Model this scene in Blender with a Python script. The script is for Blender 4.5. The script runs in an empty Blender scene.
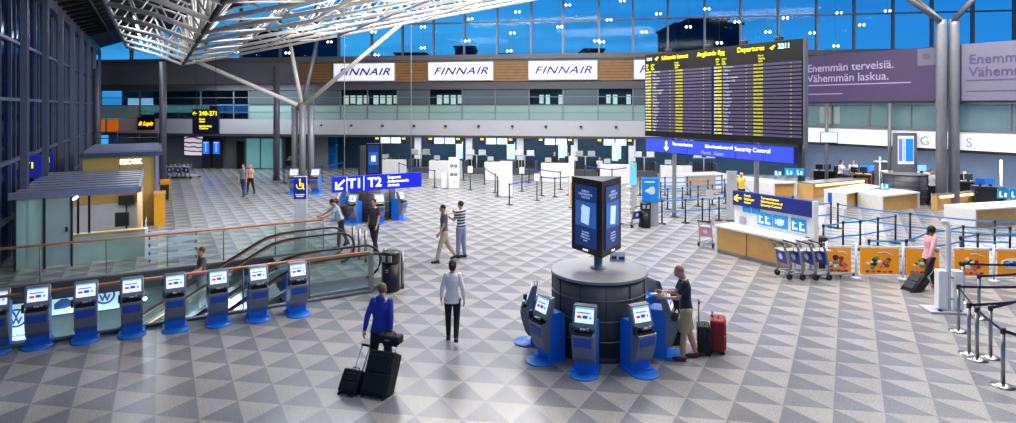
import bpy, bmesh, math, random
from mathutils import Vector, Matrix
random.seed(7)
C = bpy.context.scene.collection
PI = math.pi
H, F, YH, CX = 4.8, 610.0, 107.0, 508.0
A = Vector((-.5, .866, 0)); B = Vector((.866, .5, 0))
RB, RF, RW = math.radians(30), math.radians(-9.09), math.radians(-60)
P0 = Vector((-3.63, 15.74, 0))
ORD = 'first second third fourth fifth sixth seventh eighth ninth tenth eleventh twelfth thirteenth fourteenth fifteenth sixteenth seventeenth eighteenth nineteenth twentieth'.split()

def G(px, py, z=0.0):
    Y = F * (H - z) / (py - YH)
    return Vector(((px - CX) * Y / F, Y, z))
def D(px, py, Y):
    return Vector(((px - CX) * Y / F, Y, H - (py - YH) * Y / F))
def PR(r, o, z=0.0):
    v = P0 + B * r + A * o
    return Vector((v.x, v.y, z))
def FP(px, z=0.0, off=0.0):            # a point on the back facade line
    k = (px - CX) / F
    Y = 42.77 / (1 + .16 * k)
    v = Vector((k * Y, Y, z)) + Vector((-.158, -.987, 0)) * off
    return v
def WP(t, z=0.0, off=0.0):             # a point on the right wing line
    return Vector((18.95 + .5 * t - .866 * off, 33.8 - .866 * t - .5 * off, z))

# ---------------------------------------------------------------- materials
def lin(c):
    if isinstance(c, str):
        c = c.lstrip('#'); c = [int(c[i:i + 2], 16) / 255 for i in (0, 2, 4)]
        c = [(x / 12.92 if x <= .04045 else ((x + .055) / 1.055) ** 2.4) for x in c]
    return (*c[:3], 1.0)
MATS = {}
def mat(name, col, rough=.5, metal=0.0, emit=0.0, noise=0.06, scale=6.0, ecol=None, coat=0):
    if name in MATS: return MATS[name]
    m = bpy.data.materials.new(name); m.use_nodes = True
    nt = m.node_tree; b = nt.nodes['Principled BSDF']
    col = lin(col)
    b.inputs['Base Color'].default_value = col
    b.inputs['Roughness'].default_value = rough
    b.inputs['Metallic'].default_value = metal
    if coat: b.inputs['Coat Weight'].default_value = coat
    if emit:
        b.inputs['Emission Color'].default_value = lin(ecol) if ecol else col
        b.inputs['Emission Strength'].default_value = emit
    if noise:
        tc = nt.nodes.new('ShaderNodeTexCoord'); n = nt.nodes.new('ShaderNodeTexNoise')
        n.inputs['Scale'].default_value = scale; n.inputs['Detail'].default_value = 3
        mx = nt.nodes.new('ShaderNodeMix'); mx.data_type = 'RGBA'
        mx.inputs[6].default_value = tuple(max(0, x * (1 - noise * 2)) for x in col[:3]) + (1,)
        mx.inputs[7].default_value = tuple(min(1, x * (1 + noise * 2)) for x in col[:3]) + (1,)
        nt.links.new(tc.outputs['Object'], n.inputs['Vector'])
        nt.links.new(n.outputs['Fac'], mx.inputs[0]); nt.links.new(mx.outputs[2], b.inputs['Base Color'])
    MATS[name] = m
    return m
def glass(name, tint, refl=.10, rough=.02, fres=.35):
    if name in MATS: return MATS[name]
    m = bpy.data.materials.new(name); m.use_nodes = True
    nt = m.node_tree; nt.nodes.clear()
    o = nt.nodes.new('ShaderNodeOutputMaterial'); t = nt.nodes.new('ShaderNodeBsdfTransparent')
    g = nt.nodes.new('ShaderNodeBsdfGlossy'); mx = nt.nodes.new('ShaderNodeMixShader')
    lw = nt.nodes.new('ShaderNodeLayerWeight'); lw.inputs['Blend'].default_value = .25
    ma = nt.nodes.new('ShaderNodeMath'); ma.operation = 'MULTIPLY_ADD'
    ma.inputs[1].default_value = fres; ma.inputs[2].default_value = refl
    nt.links.new(lw.outputs['Fresnel'], ma.inputs[0])
    t.inputs['Color'].default_value = lin(tint); g.inputs['Roughness'].default_value = rough
    g.inputs['Color'].default_value = (.8, .9, .9, 1)
    nt.links.new(ma.outputs[0], mx.inputs[0]); nt.links.new(t.outputs[0], mx.inputs[1]); nt.links.new(g.outputs[0], mx.inputs[2])
    nt.links.new(mx.outputs[0], o.inputs[0]); MATS[name] = m
    return m
def frosted(name, col, alpha):
    m = mat(name, col, .25, noise=.05, scale=.4)
    m.node_tree.nodes['Principled BSDF'].inputs['Alpha'].default_value = alpha
    return m

M_STEEL = mat('grey painted steel', '#70727a', .45, .3)
M_TUBE = mat('white painted tube', '#cfc9c2', .35)
M_DARKTUBE = mat('dark steel tube', '#2b2c33', .5, .3)
M_BLACK = mat('black plastic', '#0d0d10', .4)
M_DGREY = mat('dark grey metal', '#34353c', .4, .3)
M_MGREY = mat('kiosk grey', '#7e7f88', .38, .2)
M_LGREY = mat('light grey panel', '#a9aaae', .5)
M_WHITE = mat('white laminate', '#d8d6d6', .35)
M_WHITEM = mat('white gloss', '#e2e2e6', .3)
M_BLUE = mat('finnair blue', '#1a74dc', .4)
M_DBLUE = mat('deep blue plate', '#0b2a86', .4)
M_NAVY = mat('navy sign', '#141c5e', .4)
M_WOOD = mat('birch plywood', '#c89a5c', .45, noise=.1, scale=3)
M_DWOOD = mat('dark wood', '#876038', .5, noise=.15, scale=3)
M_BELTB = mat('bright blue belt', '#2f8fdc', .6, emit=.12, ecol='#2f8fdc')
M_BELTN = mat('navy belt', '#15154a', .7)
M_CHROME = mat('brushed steel', '#9a9a9c', .28, .9, noise=.03)
M_ORANGEWOOD = mat('copper handrail', '#9c6444', .35, .2)
M_YEL = mat('yellow letters', '#ffe600', .5, emit=1.0, noise=0)
M_WLET = mat('white letters', '#ffffff', .5, emit=.9, noise=0)
M_SCR = mat('lit screen white', '#cfe0ff', .3, emit=1.0, noise=0)
M_RUB = mat('rubber', '#09090b', .6)
M_RED = mat('red fabric', '#8c1018', .6)
M_PICTO = mat('cyan pictogram plate', '#1296d8', .4, emit=.06, ecol='#1296d8', noise=0)
GL_RAIL = glass('rail glass', '#e6f0ee', .08, .03, .25)
GL_WIN = glass('window glass', '#dceef6', .006, .06, .05)
GL_BAND = glass('balcony glass', '#a4c6c0', .12)

# ---------------------------------------------------------------- mesh builder
class MB:
    def __init__(s, M=None):
        s.bm = bmesh.new(); s.M = M; s.mi = 0; s.mats = []
    def use(s, m):
        if m not in s.mats: s.mats.append(m)
        s.mi = s.mats.index(m); return s
    def _fin(s, fs, smooth=False):
        for f in fs:
            f.material_index = s.mi; f.smooth = smooth
    def box(s, c, size, rz=0, bev=0, R=None):
        sx, sy, sz = [a / 2 for a in size]
        co = [(-sx, -sy, -sz), (sx, -sy, -sz), (sx, sy, -sz), (-sx, sy, -sz), (-sx, -sy, sz), (sx, -sy, sz), (sx, sy, sz), (-sx, sy, sz)]
        T = Matrix.Translation(c) @ (R if R else Matrix.Rotation(rz, 4, 'Z'))
        v = [s.bm.verts.new(T @ Vector(p)) for p in co]
        fs = [s.bm.faces.new([v[i] for i in q]) for q in ((0, 3, 2, 1), (4, 5, 6, 7), (0, 1, 5, 4), (1, 2, 6, 5), (2, 3, 7, 6), (3, 0, 4, 7))]
        s._fin(fs)
        if bev:
            es = list({e for f in fs for e in f.edges})
            r = bmesh.ops.bevel(s.bm, geom=es, offset=bev, segments=2, affect='EDGES', profile=.5)
            s._fin(r['faces'], True)
        return s
    def b2(s, x0, x1, y0, y1, z0, z1, bev=0):
        return s.box(((x0 + x1) / 2, (y0 + y1) / 2, (z0 + z1) / 2), (abs(x1 - x0), abs(y1 - y0), abs(z1 - z0)), bev=bev)
    def tube(s, pts, r, n=8, r2=None, cap=True):
        pts = [Vector(p) for p in pts]; rings = []
        N = len(pts)
        for i, p in enumerate(pts):
            d = (pts[min(i + 1, N - 1)] - pts[max(i - 1, 0)]).normalized()
            up = Vector((0, 0, 1)) if abs(d.z) < .95 else Vector((1, 0, 0))
            a = d.cross(up).normalized(); b = a.cross(d)
            rr = r if r2 is None else r + (r2 - r) * i / (N - 1)
            rings.append([s.bm.verts.new(p + a * (rr * math.cos(2 * PI * k / n)) + b * (rr * math.sin(2 * PI * k / n))) for k in range(n)])
        fs = []
        for i in range(N - 1):
            for k in range(n):
                fs.append(s.bm.faces.new([rings[i][k], rings[i][(k + 1) % n], rings[i + 1][(k + 1) % n], rings[i + 1][k]]))
        s._fin(fs, True)
        if cap:
            s._fin([s.bm.faces.new(rings[0][::-1]), s.bm.faces.new(rings[-1])])
        return s
    def lathe(s, prof, n=24, c=(0, 0, 0), a0=0, a1=2 * PI, smooth=True):
        c = Vector(c); full = abs(a1 - a0 - 2 * PI) < 1e-4
        ring = len(prof) == 4 and prof[0][0] == prof[3][0] and prof[0][0] > 0
        if ring: prof = list(prof) + [prof[0]]
        m = n if full else n + 1
        rings = []
        for (r, z) in prof:
            rings.append([s.bm.verts.new(c + Vector((r * math.cos(a0 + (a1 - a0) * k / n), r * math.sin(a0 + (a1 - a0) * k / n), z))) for k in range(m)])
        fs = []
        for i in range(len(prof) - 1):
            for k in range(n if full else n):
                k2 = (k + 1) % m
                fs.append(s.bm.faces.new([rings[i][k], rings[i][k2], rings[i + 1][k2], rings[i + 1][k]]))
        s._fin(fs, smooth)
        if full and not ring:
            caps = []
            if prof[0][0] > 1e-4: caps.append(s.bm.faces.new(rings[0][::-1]))
            if prof[-1][0] > 1e-4: caps.append(s.bm.faces.new(rings[-1]))
            s._fin(caps)
        return s
    def prism(s, poly, axis, a, b, smooth=False):      # poly in the two other axes
        def mk(u, v, w):
            return {'x': Vector((w, u, v)), 'y': Vector((u, w, v)), 'z': Vector((u, v, w))}[axis]
        r0 = [s.bm.verts.new(mk(u, v, a)) for u, v in poly]; r1 = [s.bm.verts.new(mk(u, v, b)) for u, v in poly]
        n = len(poly)
        fs = [s.bm.faces.new([r0[k], r0[(k + 1) % n], r1[(k + 1) % n], r1[k]]) for k in range(n)]
        s._fin(fs, smooth); s._fin([s.bm.faces.new(r0[::-1]), s.bm.faces.new(r1)])
        return s
    def quad(s, a, b, c, d):
        s._fin([s.bm.faces.new([s.bm.verts.new(Vector(p)) for p in (a, b, c, d)])]); return s
    def ell(s, c, rad, R=None, u=14, v=10):
        T = Matrix.Translation(c) @ (R or Matrix()) @ Matrix.Diagonal((*rad, 1))
        r = bmesh.ops.create_uvsphere(s.bm, u_segments=u, v_segments=v, radius=1, matrix=T)
        s._fin({f for q in r['verts'] for f in q.link_faces}, True); return s
    def build(s, name, m=None, parent=None, loc=None, rz=0, kind=None):
        me = bpy.data.meshes.new(name)
        if s.M: s.bm.transform(s.M)
        bmesh.ops.recalc_face_normals(s.bm, faces=s.bm.faces)
        s.bm.to_mesh(me); s.bm.free()
        for q in (s.mats or [m]): me.materials.append(q)
        o = bpy.data.objects.new(name, me); C.objects.link(o)
        if parent: o.parent = parent
        if loc is not None: o.location = loc
        if rz: o.rotation_euler = (0, 0, rz)
        if kind: o['kind'] = kind
        return o
def thing(name, label, cat, loc=(0, 0, 0), rz=0, group=None):
    o = bpy.data.objects.new(name, None); C.objects.link(o)
    o.location = loc; o.rotation_euler = (0, 0, rz); o.empty_display_size = .2
    o['label'] = label; o['category'] = cat
    if group: o['group'] = group
    return o
def tag(o, label, cat, group=None):
    o['label'] = label; o['category'] = cat
    if group: o['group'] = group
    return o
def dup(root, loc, rz=None, label=None, group=None):
    def cp(o, par):
        c = o.copy(); C.objects.link(c)
        if par: c.parent = par
        for ch in KIDS.get(o.name, list(o.children)): cp(ch, c)
        return c
    r = cp(root, None); r.location = loc
    if rz is not None: r.rotation_euler = (0, 0, rz)
    if label: r['label'] = label
    if group: r['group'] = group
    return r
KIDS = {}
def text(body, size, parent, loc, m, align='CENTER', rot=(PI / 2, 0, 0), ext=.004, name='lettering', shear=0, space=1, line=1, bold=0, sx=1):
    cu = bpy.data.curves.new(name, 'FONT'); cu.body = body; cu.size = size; cu.extrude = ext
    cu.align_x = align; cu.align_y = 'CENTER' if '\n' not in body else 'TOP'
    cu.shear = shear; cu.space_character = space; cu.space_line = line; cu.offset = bold
    cu.resolution_u = 3
    cu.materials.append(m)
    tmp = bpy.data.objects.new('tmp_text', cu)
    me = bpy.data.meshes.new_from_object(tmp); bpy.data.objects.remove(tmp); bpy.data.curves.remove(cu)
    me.name = name
    o = bpy.data.objects.new(name, me); C.objects.link(o); o.parent = parent
    o.location = loc; o.rotation_euler = rot; o.scale = (sx, 1, 1)
    return o
def WX(px):                                 # distance along the right wing seen at column px
    k = (px - CX) / F
    return (k * 33.8 - 18.95) / (.5 + .866 * k)

# ================================================================ FLOOR
def floor_material():
    m = bpy.data.materials.new('granite triangles'); m.use_nodes = True
    nt = m.node_tree; b = nt.nodes['Principled BSDF']; L = nt.links.new
    def nd(t, **k):
        n = nt.nodes.new(t)
        for a, v in k.items(): setattr(n, a, v)
        return n
    def math_(op, x, y=None):
        n = nd('ShaderNodeMath', operation=op)
        for i, q in enumerate((x, y)):
            if q is None: continue
            if isinstance(q, (int, float)): n.inputs[i].default_value = q
            else: L(q, n.inputs[i])
        return n.outputs[0]
    geo = nd('ShaderNodeNewGeometry'); sep = nd('ShaderNodeSeparateXYZ'); L(geo.outputs['Position'], sep.inputs[0])
    # lattice  (origin, step a down-right, step b down-left), world metres
    O, a, bb = LAT
    det = a[0] * bb[1] - a[1] * bb[0]
    dx = math_('SUBTRACT', sep.outputs[0], O[0]); dy = math_('SUBTRACT', sep.outputs[1], O[1])
    u = math_('ADD', math_('MULTIPLY', dx, bb[1] / det), math_('MULTIPLY', dy, -bb[0] / det))
    v = math_('ADD', math_('MULTIPLY', dx, -a[1] / det), math_('MULTIPLY', dy, a[0] / det))
    fu = math_('FRACT', u); fv = math_('FRACT', v)
    dark = math_('LESS_THAN', math_('ADD', fu, fv), 1.0)
    sp = nd('ShaderNodeTexNoise'); sp.inputs['Scale'].default_value = 38; sp.inputs['Detail'].default_value = 4; sp.inputs['Roughness'].default_value = .8
    L(geo.outputs['Position'], sp.inputs['Vector'])
    big = nd('ShaderNodeTexNoise'); big.inputs['Scale'].default_value = 1.3; L(geo.outputs['Position'], big.inputs['Vector'])
    cell = nd('ShaderNodeTexWhiteNoise', noise_dimensions='2D')
    cx = nd('ShaderNodeCombineXYZ'); L(math_('FLOOR', u), cx.inputs[0]); L(math_('FLOOR', v), cx.inputs[1]); L(cx.outputs[0], cell.inputs['Vector'])
    mx = nd('ShaderNodeMix', data_type='RGBA'); L(dark, mx.inputs[0])
    mx.inputs[6].default_value = lin('#9b9896'); mx.inputs[7].default_value = lin('#78787e')
    val = math_('ADD', math_('MULTIPLY', math_('SUBTRACT', sp.outputs['Fac'], .3), 2.2), math_('ADD', math_('MULTIPLY', cell.outputs[0], .16), math_('MULTIPLY', big.outputs['Fac'], .35)))
    val = math_('ADD', val, .30)
    vm = nd('ShaderNodeVectorMath', operation='SCALE'); L(mx.outputs[2], vm.inputs[0]); L(val, vm.inputs['Scale'])
    L(vm.outputs[0], b.inputs['Base Color'])
    b.inputs['Roughness'].default_value = .27
    b.inputs['Specular IOR Level'].default_value = .55
    return m
LAT = ((-1.5916, 12.1064), (.4094, -.7179), (-.3333, -.5958))      # lattice origin and its two tile edges, metres
M_FLOOR = floor_material()
m = MB()
def pq(r0, r1, o0, o1, z): 
    m.quad(PR(r0, o0, z), PR(r1, o0, z), PR(r1, o1, z), PR(r0, o1, z))
HR0, HR1, HO0, HO1 = -16.5, -1.5, .08, 5.15
pq(-60, 60, -30, HO0, 0); pq(-60, 60, HO1, 62, 0); pq(-60, HR0, HO0, HO1, 0); pq(HR1, 60, HO0, HO1, 0)
m.build('floor', M_FLOOR, kind='structure')
# slab edge round the opening and lower level
m = MB()
for (r0, o0, r1, o1) in ((HR0, HO0, HR1, HO0), (HR0, HO1, HR1, HO1), (HR0, HO0, HR0, HO1), (HR1, HO0, HR1, HO1)):
    m.quad(PR(r0, o0, -.002), PR(r1, o1, -.002), PR(r1, o1, -.45), PR(r0, o0, -.45))
m.build('trim_1', mat('slab edge', '#3c3e46', .4, .2), kind='structure')
m = MB(); m.quad(PR(-30, -1, -4.6), PR(8, -1, -4.6), PR(8, 12, -4.6), PR(-30, 12, -4.6))
m.build('floor_lower', mat('lower floor', '#4a4d55', .2), kind='structure')
m = MB()
m.quad(PR(-30, 5.6, -4.6), PR(8, 5.6, -4.6), PR(8, 5.6, -.02), PR(-30, 5.6, -.02))
m.build('wall_lower_back', mat('lower back wall', '#5a6a6e', .3, emit=.03, ecol='#6c8086', noise=.3, scale=.8), kind='structure')
m = MB()
m.quad(PR(-30, -1, -4.6), PR(8, -1, -4.6), PR(8, -1, -.02), PR(-30, -1, -.02))
m.quad(PR(8, -1, -4.6), PR(8, 5.6, -4.6), PR(8, 5.6, -.02), PR(8, -1, -.02))
m.quad(PR(-30, -1, -4.6), PR(-30, 5.6, -4.6), PR(-30, 5.6, -.02), PR(-30, -1, -.02))
m.build('wall_lower_side', mat('lower side wall', '#3a3d45', .5), kind='structure')

# ================================================================ CAMERA / RENDER LOOK / SKY
cd = bpy.data.cameras.new('camera'); cam = bpy.data.objects.new('camera', cd); C.objects.link(cam)
cam.location = (0, 0, H); cam.rotation_euler = (PI / 2, 0, 0)
cd.sensor_width = 36; cd.lens = F / 1016 * 36; cd.shift_y = -(211.5 - YH) / 1016; cd.clip_end = 600
bpy.context.scene.camera = cam
sc = bpy.context.scene
sc.view_settings.view_transform = 'Standard'; sc.view_settings.look = 'None'; sc.view_settings.exposure = .08
w = bpy.data.worlds.new('dusk'); sc.world = w; w.use_nodes = True
nt = w.node_tree; nt.nodes.clear(); L = nt.links.new
out = nt.nodes.new('ShaderNodeOutputWorld'); bg = nt.nodes.new('ShaderNodeBackground'); L(bg.outputs[0], out.inputs[0])
tc = nt.nodes.new('ShaderNodeTexCoord'); mp = nt.nodes.new('ShaderNodeMapping'); mp.inputs['Scale'].default_value = (1.2, 1.2, 9)
mp.inputs['Rotation'].default_value = (0.10, .12, 0)
L(tc.outputs['Generated'], mp.inputs[0])
no = nt.nodes.new('ShaderNodeTexNoise'); no.inputs['Scale'].default_value = 2.2; no.inputs['Detail'].default_value = 6; L(mp.outputs[0], no.inputs['Vector'])
sp = nt.nodes.new('ShaderNodeSeparateXYZ'); L(tc.outputs['Generated'], sp.inputs[0])
gr = nt.nodes.new('ShaderNodeValToRGB'); L(sp.outputs[2], gr.inputs[0])
e = gr.color_ramp.elements
e[0].position = 0.0; e[0].color = lin('#2f7fb4'); e[1].position = .5; e[1].color = lin('#0a3f8e')
q = gr.color_ramp.elements.new(.09); q.color = lin('#3a90c2')
q = gr.color_ramp.elements.new(.2); q.color = lin('#2c80bc')
cr = nt.nodes.new('ShaderNodeValToRGB'); L(no.outputs['Fac'], cr.inputs[0]); cr.color_ramp.elements[0].position = .47; cr.color_ramp.elements[1].position = .68
mx = nt.nodes.new('ShaderNodeMix'); mx.data_type = 'RGBA'; mx.inputs[7].default_value = lin('#175590')
L(gr.outputs[0], mx.inputs[6])
mm = nt.nodes.new('ShaderNodeMath'); mm.operation = 'MULTIPLY'; mm.inputs[1].default_value = .7; L(cr.outputs[0], mm.inputs[0]); L(mm.outputs[0], mx.inputs[0])
# deeper blue to the right
mx2 = nt.nodes.new('ShaderNodeMix'); mx2.data_type = 'RGBA'; mx2.inputs[7].default_value = lin('#1c6cb2')
mr = nt.nodes.new('ShaderNodeMapRange'); mr.inputs[1].default_value = -.05; mr.inputs[2].default_value = .6; mr.inputs[3].default_value = 0; mr.inputs[4].default_value = .75
L(sp.outputs[0], mr.inputs[0]); L(mr.outputs[0], mx2.inputs[0]); L(mx.outputs[2], mx2.inputs[6])
L(mx2.outputs[2], bg.inputs[0]); bg.inputs[1].default_value = 1.75

# ================================================================ BACK FACADE
FM = Matrix.Translation((0, 42.77, 0)) @ Matrix.Rotation(RF, 4, 'Z')      # local x along the facade, -y towards the hall
def fx(px, off=0):
    v = FM.inverted() @ FP(px, 0, 0); return v.x
XL, XR = fx(92), 17.3
def fwall(name, z0, z1, y0, y1, m_, x0=XL, x1=XR):
    return MB(FM).b2(x0, x1, y0, y1, z0, z1).build(name, m_, kind='structure')
M_FASC = mat('fascia grey', '#a9aab0', .5, noise=.02, scale=.5)
M_FDARK = mat('facade dark grey', '#6a6b71', .5, noise=.05, scale=.6)
fwall('trim_2', 2.78, 3.88, 0, .4, M_FASC)                                # light fascia over the check-in hall
fwall('trim_3', 2.60, 2.80, .02, 3.2, mat('soffit dark', '#3a3b42', .5))
fwall('wall_back_gallery', 3.5, 6.6, 3.0, 3.1, mat('gallery wall', '#3a4446', .6, noise=.15, scale=.3))
fwall('trim_4', 6.05, 6.55, -.02, .3, mat('dark lintel', '#45474e', .5))
fwall('wall_back', 6.55, 8.2, .02, .35, M_FDARK)
fwall('trim_5', 8.15, 8.5, -.12, .5, mat('ledge grey', '#5d5d62', .5), XL, 40)
MB(FM).b2(XR, 40, .02, .35, 2.6, 8.2).build('wall_back_right', M_FDARK, kind='structure')
# wood stripe behind the airline signs
m = MB(FM).use(M_DWOOD)
for k in range(7):
    z = 6.62 + k * .2
    m.b2(fx(300), XR, -.06, .03, z, z + .17)
m.build('trim_6', M_DWOOD, kind='structure')
MB(FM).b2(fx(300), XR, -.03, .02, 6.58, 8.05).build('trim_7', mat('wood shadow gap', '#3a200c', .6), kind='structure')
M_FROST = mat('frosted green glass', '#86a29d', .25, emit=.05, ecol='#7d9c97', noise=.04, scale=.2); M_FROST.node_tree.nodes['Principled BSDF'].inputs['Alpha'].default_value = .85
bays = [100, 139, 163, 200, 233, 248, 276, 313, 340, 367, 397, 429, 462, 495, 529, 563, 598, 633, 668, 703, 738]
for k in range(len(bays) - 1):
    x0, x1 = fx(bays[k]), fx(bays[k + 1])
    g = MB(FM).b2(x0 + .03, x1 - .03, .1, .12, 3.9, 4.92).build('balcony_panel', M_FROST if bays[k] >= 248 or bays[k] == 100 else GL_BAND, kind='structure')
m = MB(FM)
for p in bays: m.b2(fx(p) - .035, fx(p) + .035, .05, .17, 3.88, 6.05)
m.b2(XL, XR, .07, .15, 4.9, 4.96); m.b2(XL, XR, .08, .14, 4.4, 4.43); m.b2(XL, XR, .08, .14, 5.48, 5.53)
m.build('trim_8', M_STEEL, kind='structure')
# upper gallery glazing: dull green panes, except where dark openings show lit rooms
openings = [(340, 367, 1), (370, 397, 1), (434, 462, 1), (531, 563, 2), (598, 632, 2)]
M_PANE = mat('dull green pane', '#4c5b60', .25, noise=.08, scale=.3)
M_ROOM = mat('lit office', '#c9c2ae', .6, emit=1.0, noise=.25, scale=2.5)
M_ROOMB = mat('lit office blue', '#9fc4de', .6, emit=.8, noise=.35, scale=1.2)
nw = 1
for k in range(len(bays) - 1):
    a_, b_ = bays[k], bays[k + 1]
    op = [o for o in openings if o[0] < (a_ + b_) / 2 < o[1]]
    x0, x1 = fx(a_) + .04, fx(b_) - .04
    if op or b_ <= 250:
        z0 = 5.0
        g = MB(FM).b2(x0, x1, .1, .12, z0, 6.0).build('window_%d' % nw, GL_WIN, kind='structure')
    else:
        g = MB(FM).b2(x0, x1, .1, .14, 5.0, 6.04).build('window_%d' % nw, M_PANE, kind='structure')
    nw += 1
for (a_, b_, kd) in openings:                    # lit rooms behind
    x0, x1 = fx(a_), fx(b_); n = 4 if kd == 1 else 5
    m = MB(FM).use(M_BLACK); m.b2(x0 - .1, x1 + .1, .5, .6, 4.9, 6.2)
    m.use(M_ROOM)
    for i in range(n):
        if kd == 2 and i in (0, 3): continue
        wd = (x1 - x0) / n
        m.b2(x0 + i * wd + .1, x0 + (i + 1) * wd - .06, .42, .5, 5.0 + (.05 if i % 2 else 0), 5.65)
    m.build('room_niche', kind='structure')
for (a_, b_, z0, z1, mm_) in ((113, 139, 4.2, 5.5, M_ROOMB), (140, 196, 4.35, 4.9, M_ROOMB), (205, 239, 4.3, 5.0, mat('blue lit room', '#3a78e0', .5, emit=.9, noise=.4, scale=1.5)), (139, 205, 5.0, 6.0, mat('gallery dark pane', '#2a3338', .4))):
    MB(FM).b2(fx(a_), fx(b_), 1.5, 1.6, z0, z1).build('room_niche', mm_, kind='structure')
# high windows, one object per bay with its frame
M_MULL = mat('window mullion', '#77767c', .4, .4)
mull = [92, 130, 170, 205, 240, 279, 315, 338, 371, 402, 433, 464, 497, 531, 563, 599, 633, 668, 705, 741, 779, 817.5, 855, 894, 933, 974, 1016, 1062]
for k in range(len(mull) - 1):
    x0, x1 = fx(mull[k]), fx(mull[k + 1])
    g = MB(FM).b2(x0 + .04, x1 - .04, .18, .2, 8.5, 15.5).build('window_%d' % nw, GL_WIN, kind='structure')
    f = MB(FM); f.b2(x0 - .06, x0 + .06, .02, .3, 8.5, 15.5); f.b2(x0, x1, .06, .26, 10.75, 10.84); f.b2(x0, x1, .06, .26, 13.3, 13.4)
    f.build('window_frame', M_MULL, g)
    nw += 1
# check-in back wall
MB(FM).b2(fx(318), XR + 4, 3.3, 3.4, 0, 2.7).build('wall_back_checkin', mat('dark teal wall', '#1c3a4c', .35, noise=.12, scale=.25), kind='structure')
# vertical pilasters between counters
m = MB(FM).use(M_WHITE)
for p in (405, 459.5, 514, 572, 634):
    m.b2(fx(p) - .25, fx(p) + .25, 3.0, 3.32, 0, 2.6)
m.build('trim_9', M_LGREY, kind='structure')
# ground-floor wall left part
MB(FM).b2(XL, fx(318), 1.6, 1.7, 0, 2.7).build('wall_back_left', mat('grey cladding', '#6c6e76', .35, noise=.05, scale=.4), kind='structure')
m = MB(FM).b2(fx(225), fx(233.5), 1.45, 1.6, 0, 2.15); m.build('door_1', mat('black doorway', '#07080a', .5), kind='structure')
m = MB(FM).b2(fx(224), fx(225), 1.4, 1.6, 0, 2.3).b2(fx(233.5), fx(234.5), 1.4, 1.6, 0, 2.3).b2(fx(224), fx(234.5), 1.4, 1.6, 2.15, 2.35); m.build('trim_10', M_STEEL, kind='structure')
g = MB(FM).b2(fx(235.5), fx(272), 1.45, 1.55, .05, 2.35).build('window_%d' % nw, mat('teal backlit glass', '#6fa9ad', .2, emit=.25, ecol='#7fc4c8', noise=.08, scale=.5), kind='structure'); nw += 1
f = MB(FM); 
for p in (235, 250, 264, 272.5): f.b2(fx(p) - .04, fx(p) + .04, 1.38, 1.5, 0, 2.45)
f.b2(fx(235), fx(273), 1.38, 1.5, 2.35, 2.45); f.b2(fx(263.6), fx(265.6), 1.3, 1.45, .9, 2.1); f.build('window_frame', M_STEEL, g)
# advert with swirl and dark graphic wall
def swirl_mat():
    m = bpy.data.materials.new('white swirl advert'); m.use_nodes = True
    nt = m.node_tree; b = nt.nodes['Principled BSDF']
    tc = nt.nodes.new('ShaderNodeTexCoord'); wv = nt.nodes.new('ShaderNodeTexWave'); wv.wave_type = 'RINGS'; wv.inputs['Scale'].default_value = .9
    wv.inputs['Distortion'].default_value = 5; wv.inputs['Detail'].default_value = 1
    nt.links.new(tc.outputs['Object'], wv.inputs['Vector'])
    cr = nt.nodes.new('ShaderNodeValToRGB'); cr.color_ramp.elements[0].color = lin('#3a1826'); cr.color_ramp.elements[1].color = lin('#e8dfea'); cr.color_ramp.elements[1].position = .5
    nt.links.new(wv.outputs['Fac'], cr.inputs[0]); nt.links.new(cr.outputs[0], b.inputs['Base Color']); nt.links.new(cr.outputs[0], b.inputs['Emission Color'])
    b.inputs['Emission Strength'].default_value = .6
    return m
ad = thing('poster_board', 'backlit poster with a white swirl on dark red, beside the blue flight monitors', 'poster', FP(182, .95, -1.4), RF)
MB().b2(-.85, .85, -.06, .06, 0, 1.55).build('frame', M_BLACK, ad)
MB().b2(-.8, .8, -.08, -.06, .05, 1.5).build('poster', swirl_mat(), ad)
ad = thing('wall_graphic', 'black and white graphic panel between the grey pillars, behind the white branching column', 'poster', FP(285.5, 0.3, -1.4), RF)
MB().b2(-.75, .75, -.05, .05, 0, 2.15).build('panel', M_BLACK, ad)
m = MB(); 
for k in range(3): m.box((-.1 + .08 * k, -.06, .5 + .12 * k), (1.1, .01, .05), R=Matrix.Rotation(-.15, 4, 'Y'))
m.box((.1, -.06, 1.3), (.08, .01, .9), R=Matrix.Rotation(.5, 4, 'Y')); m.box((.3, -.06, 1.4), (.05, .01, .7), R=Matrix.Rotation(.4, 4, 'Y'))
m.build('white_lines', M_LGREY, ad)
# blue flight monitors on grey cabinets
for i, (p, lab) in enumerate(((196.7, 'left'), (207.3, 'right'))):
    t = thing('flight_monitor', 'tall blue flight monitor on a grey cabinet, %s one of the pair' % lab, 'monitor', FP(p, 0, -1.2), RF, 'pair of blue flight monitors on the back wall')
    MB().b2(-.36, .36, -.1, .2, 0, 2.3, bev=.01).build('cabinet', M_DGREY, t)
    MB().b2(-.26, .26, -.13, -.1, 1.15, 2.1).build('screen', mat('blue lit screen', '#1c63e8', .3, emit=1.3, noise=0), t)
    MB().b2(-.02, .02, -.14, -.12, 1.3, 2.0).b2(-.2, .2, -.14, -.12, 2.0, 2.04).build('lettering_strip', M_SCR, t)
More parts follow.
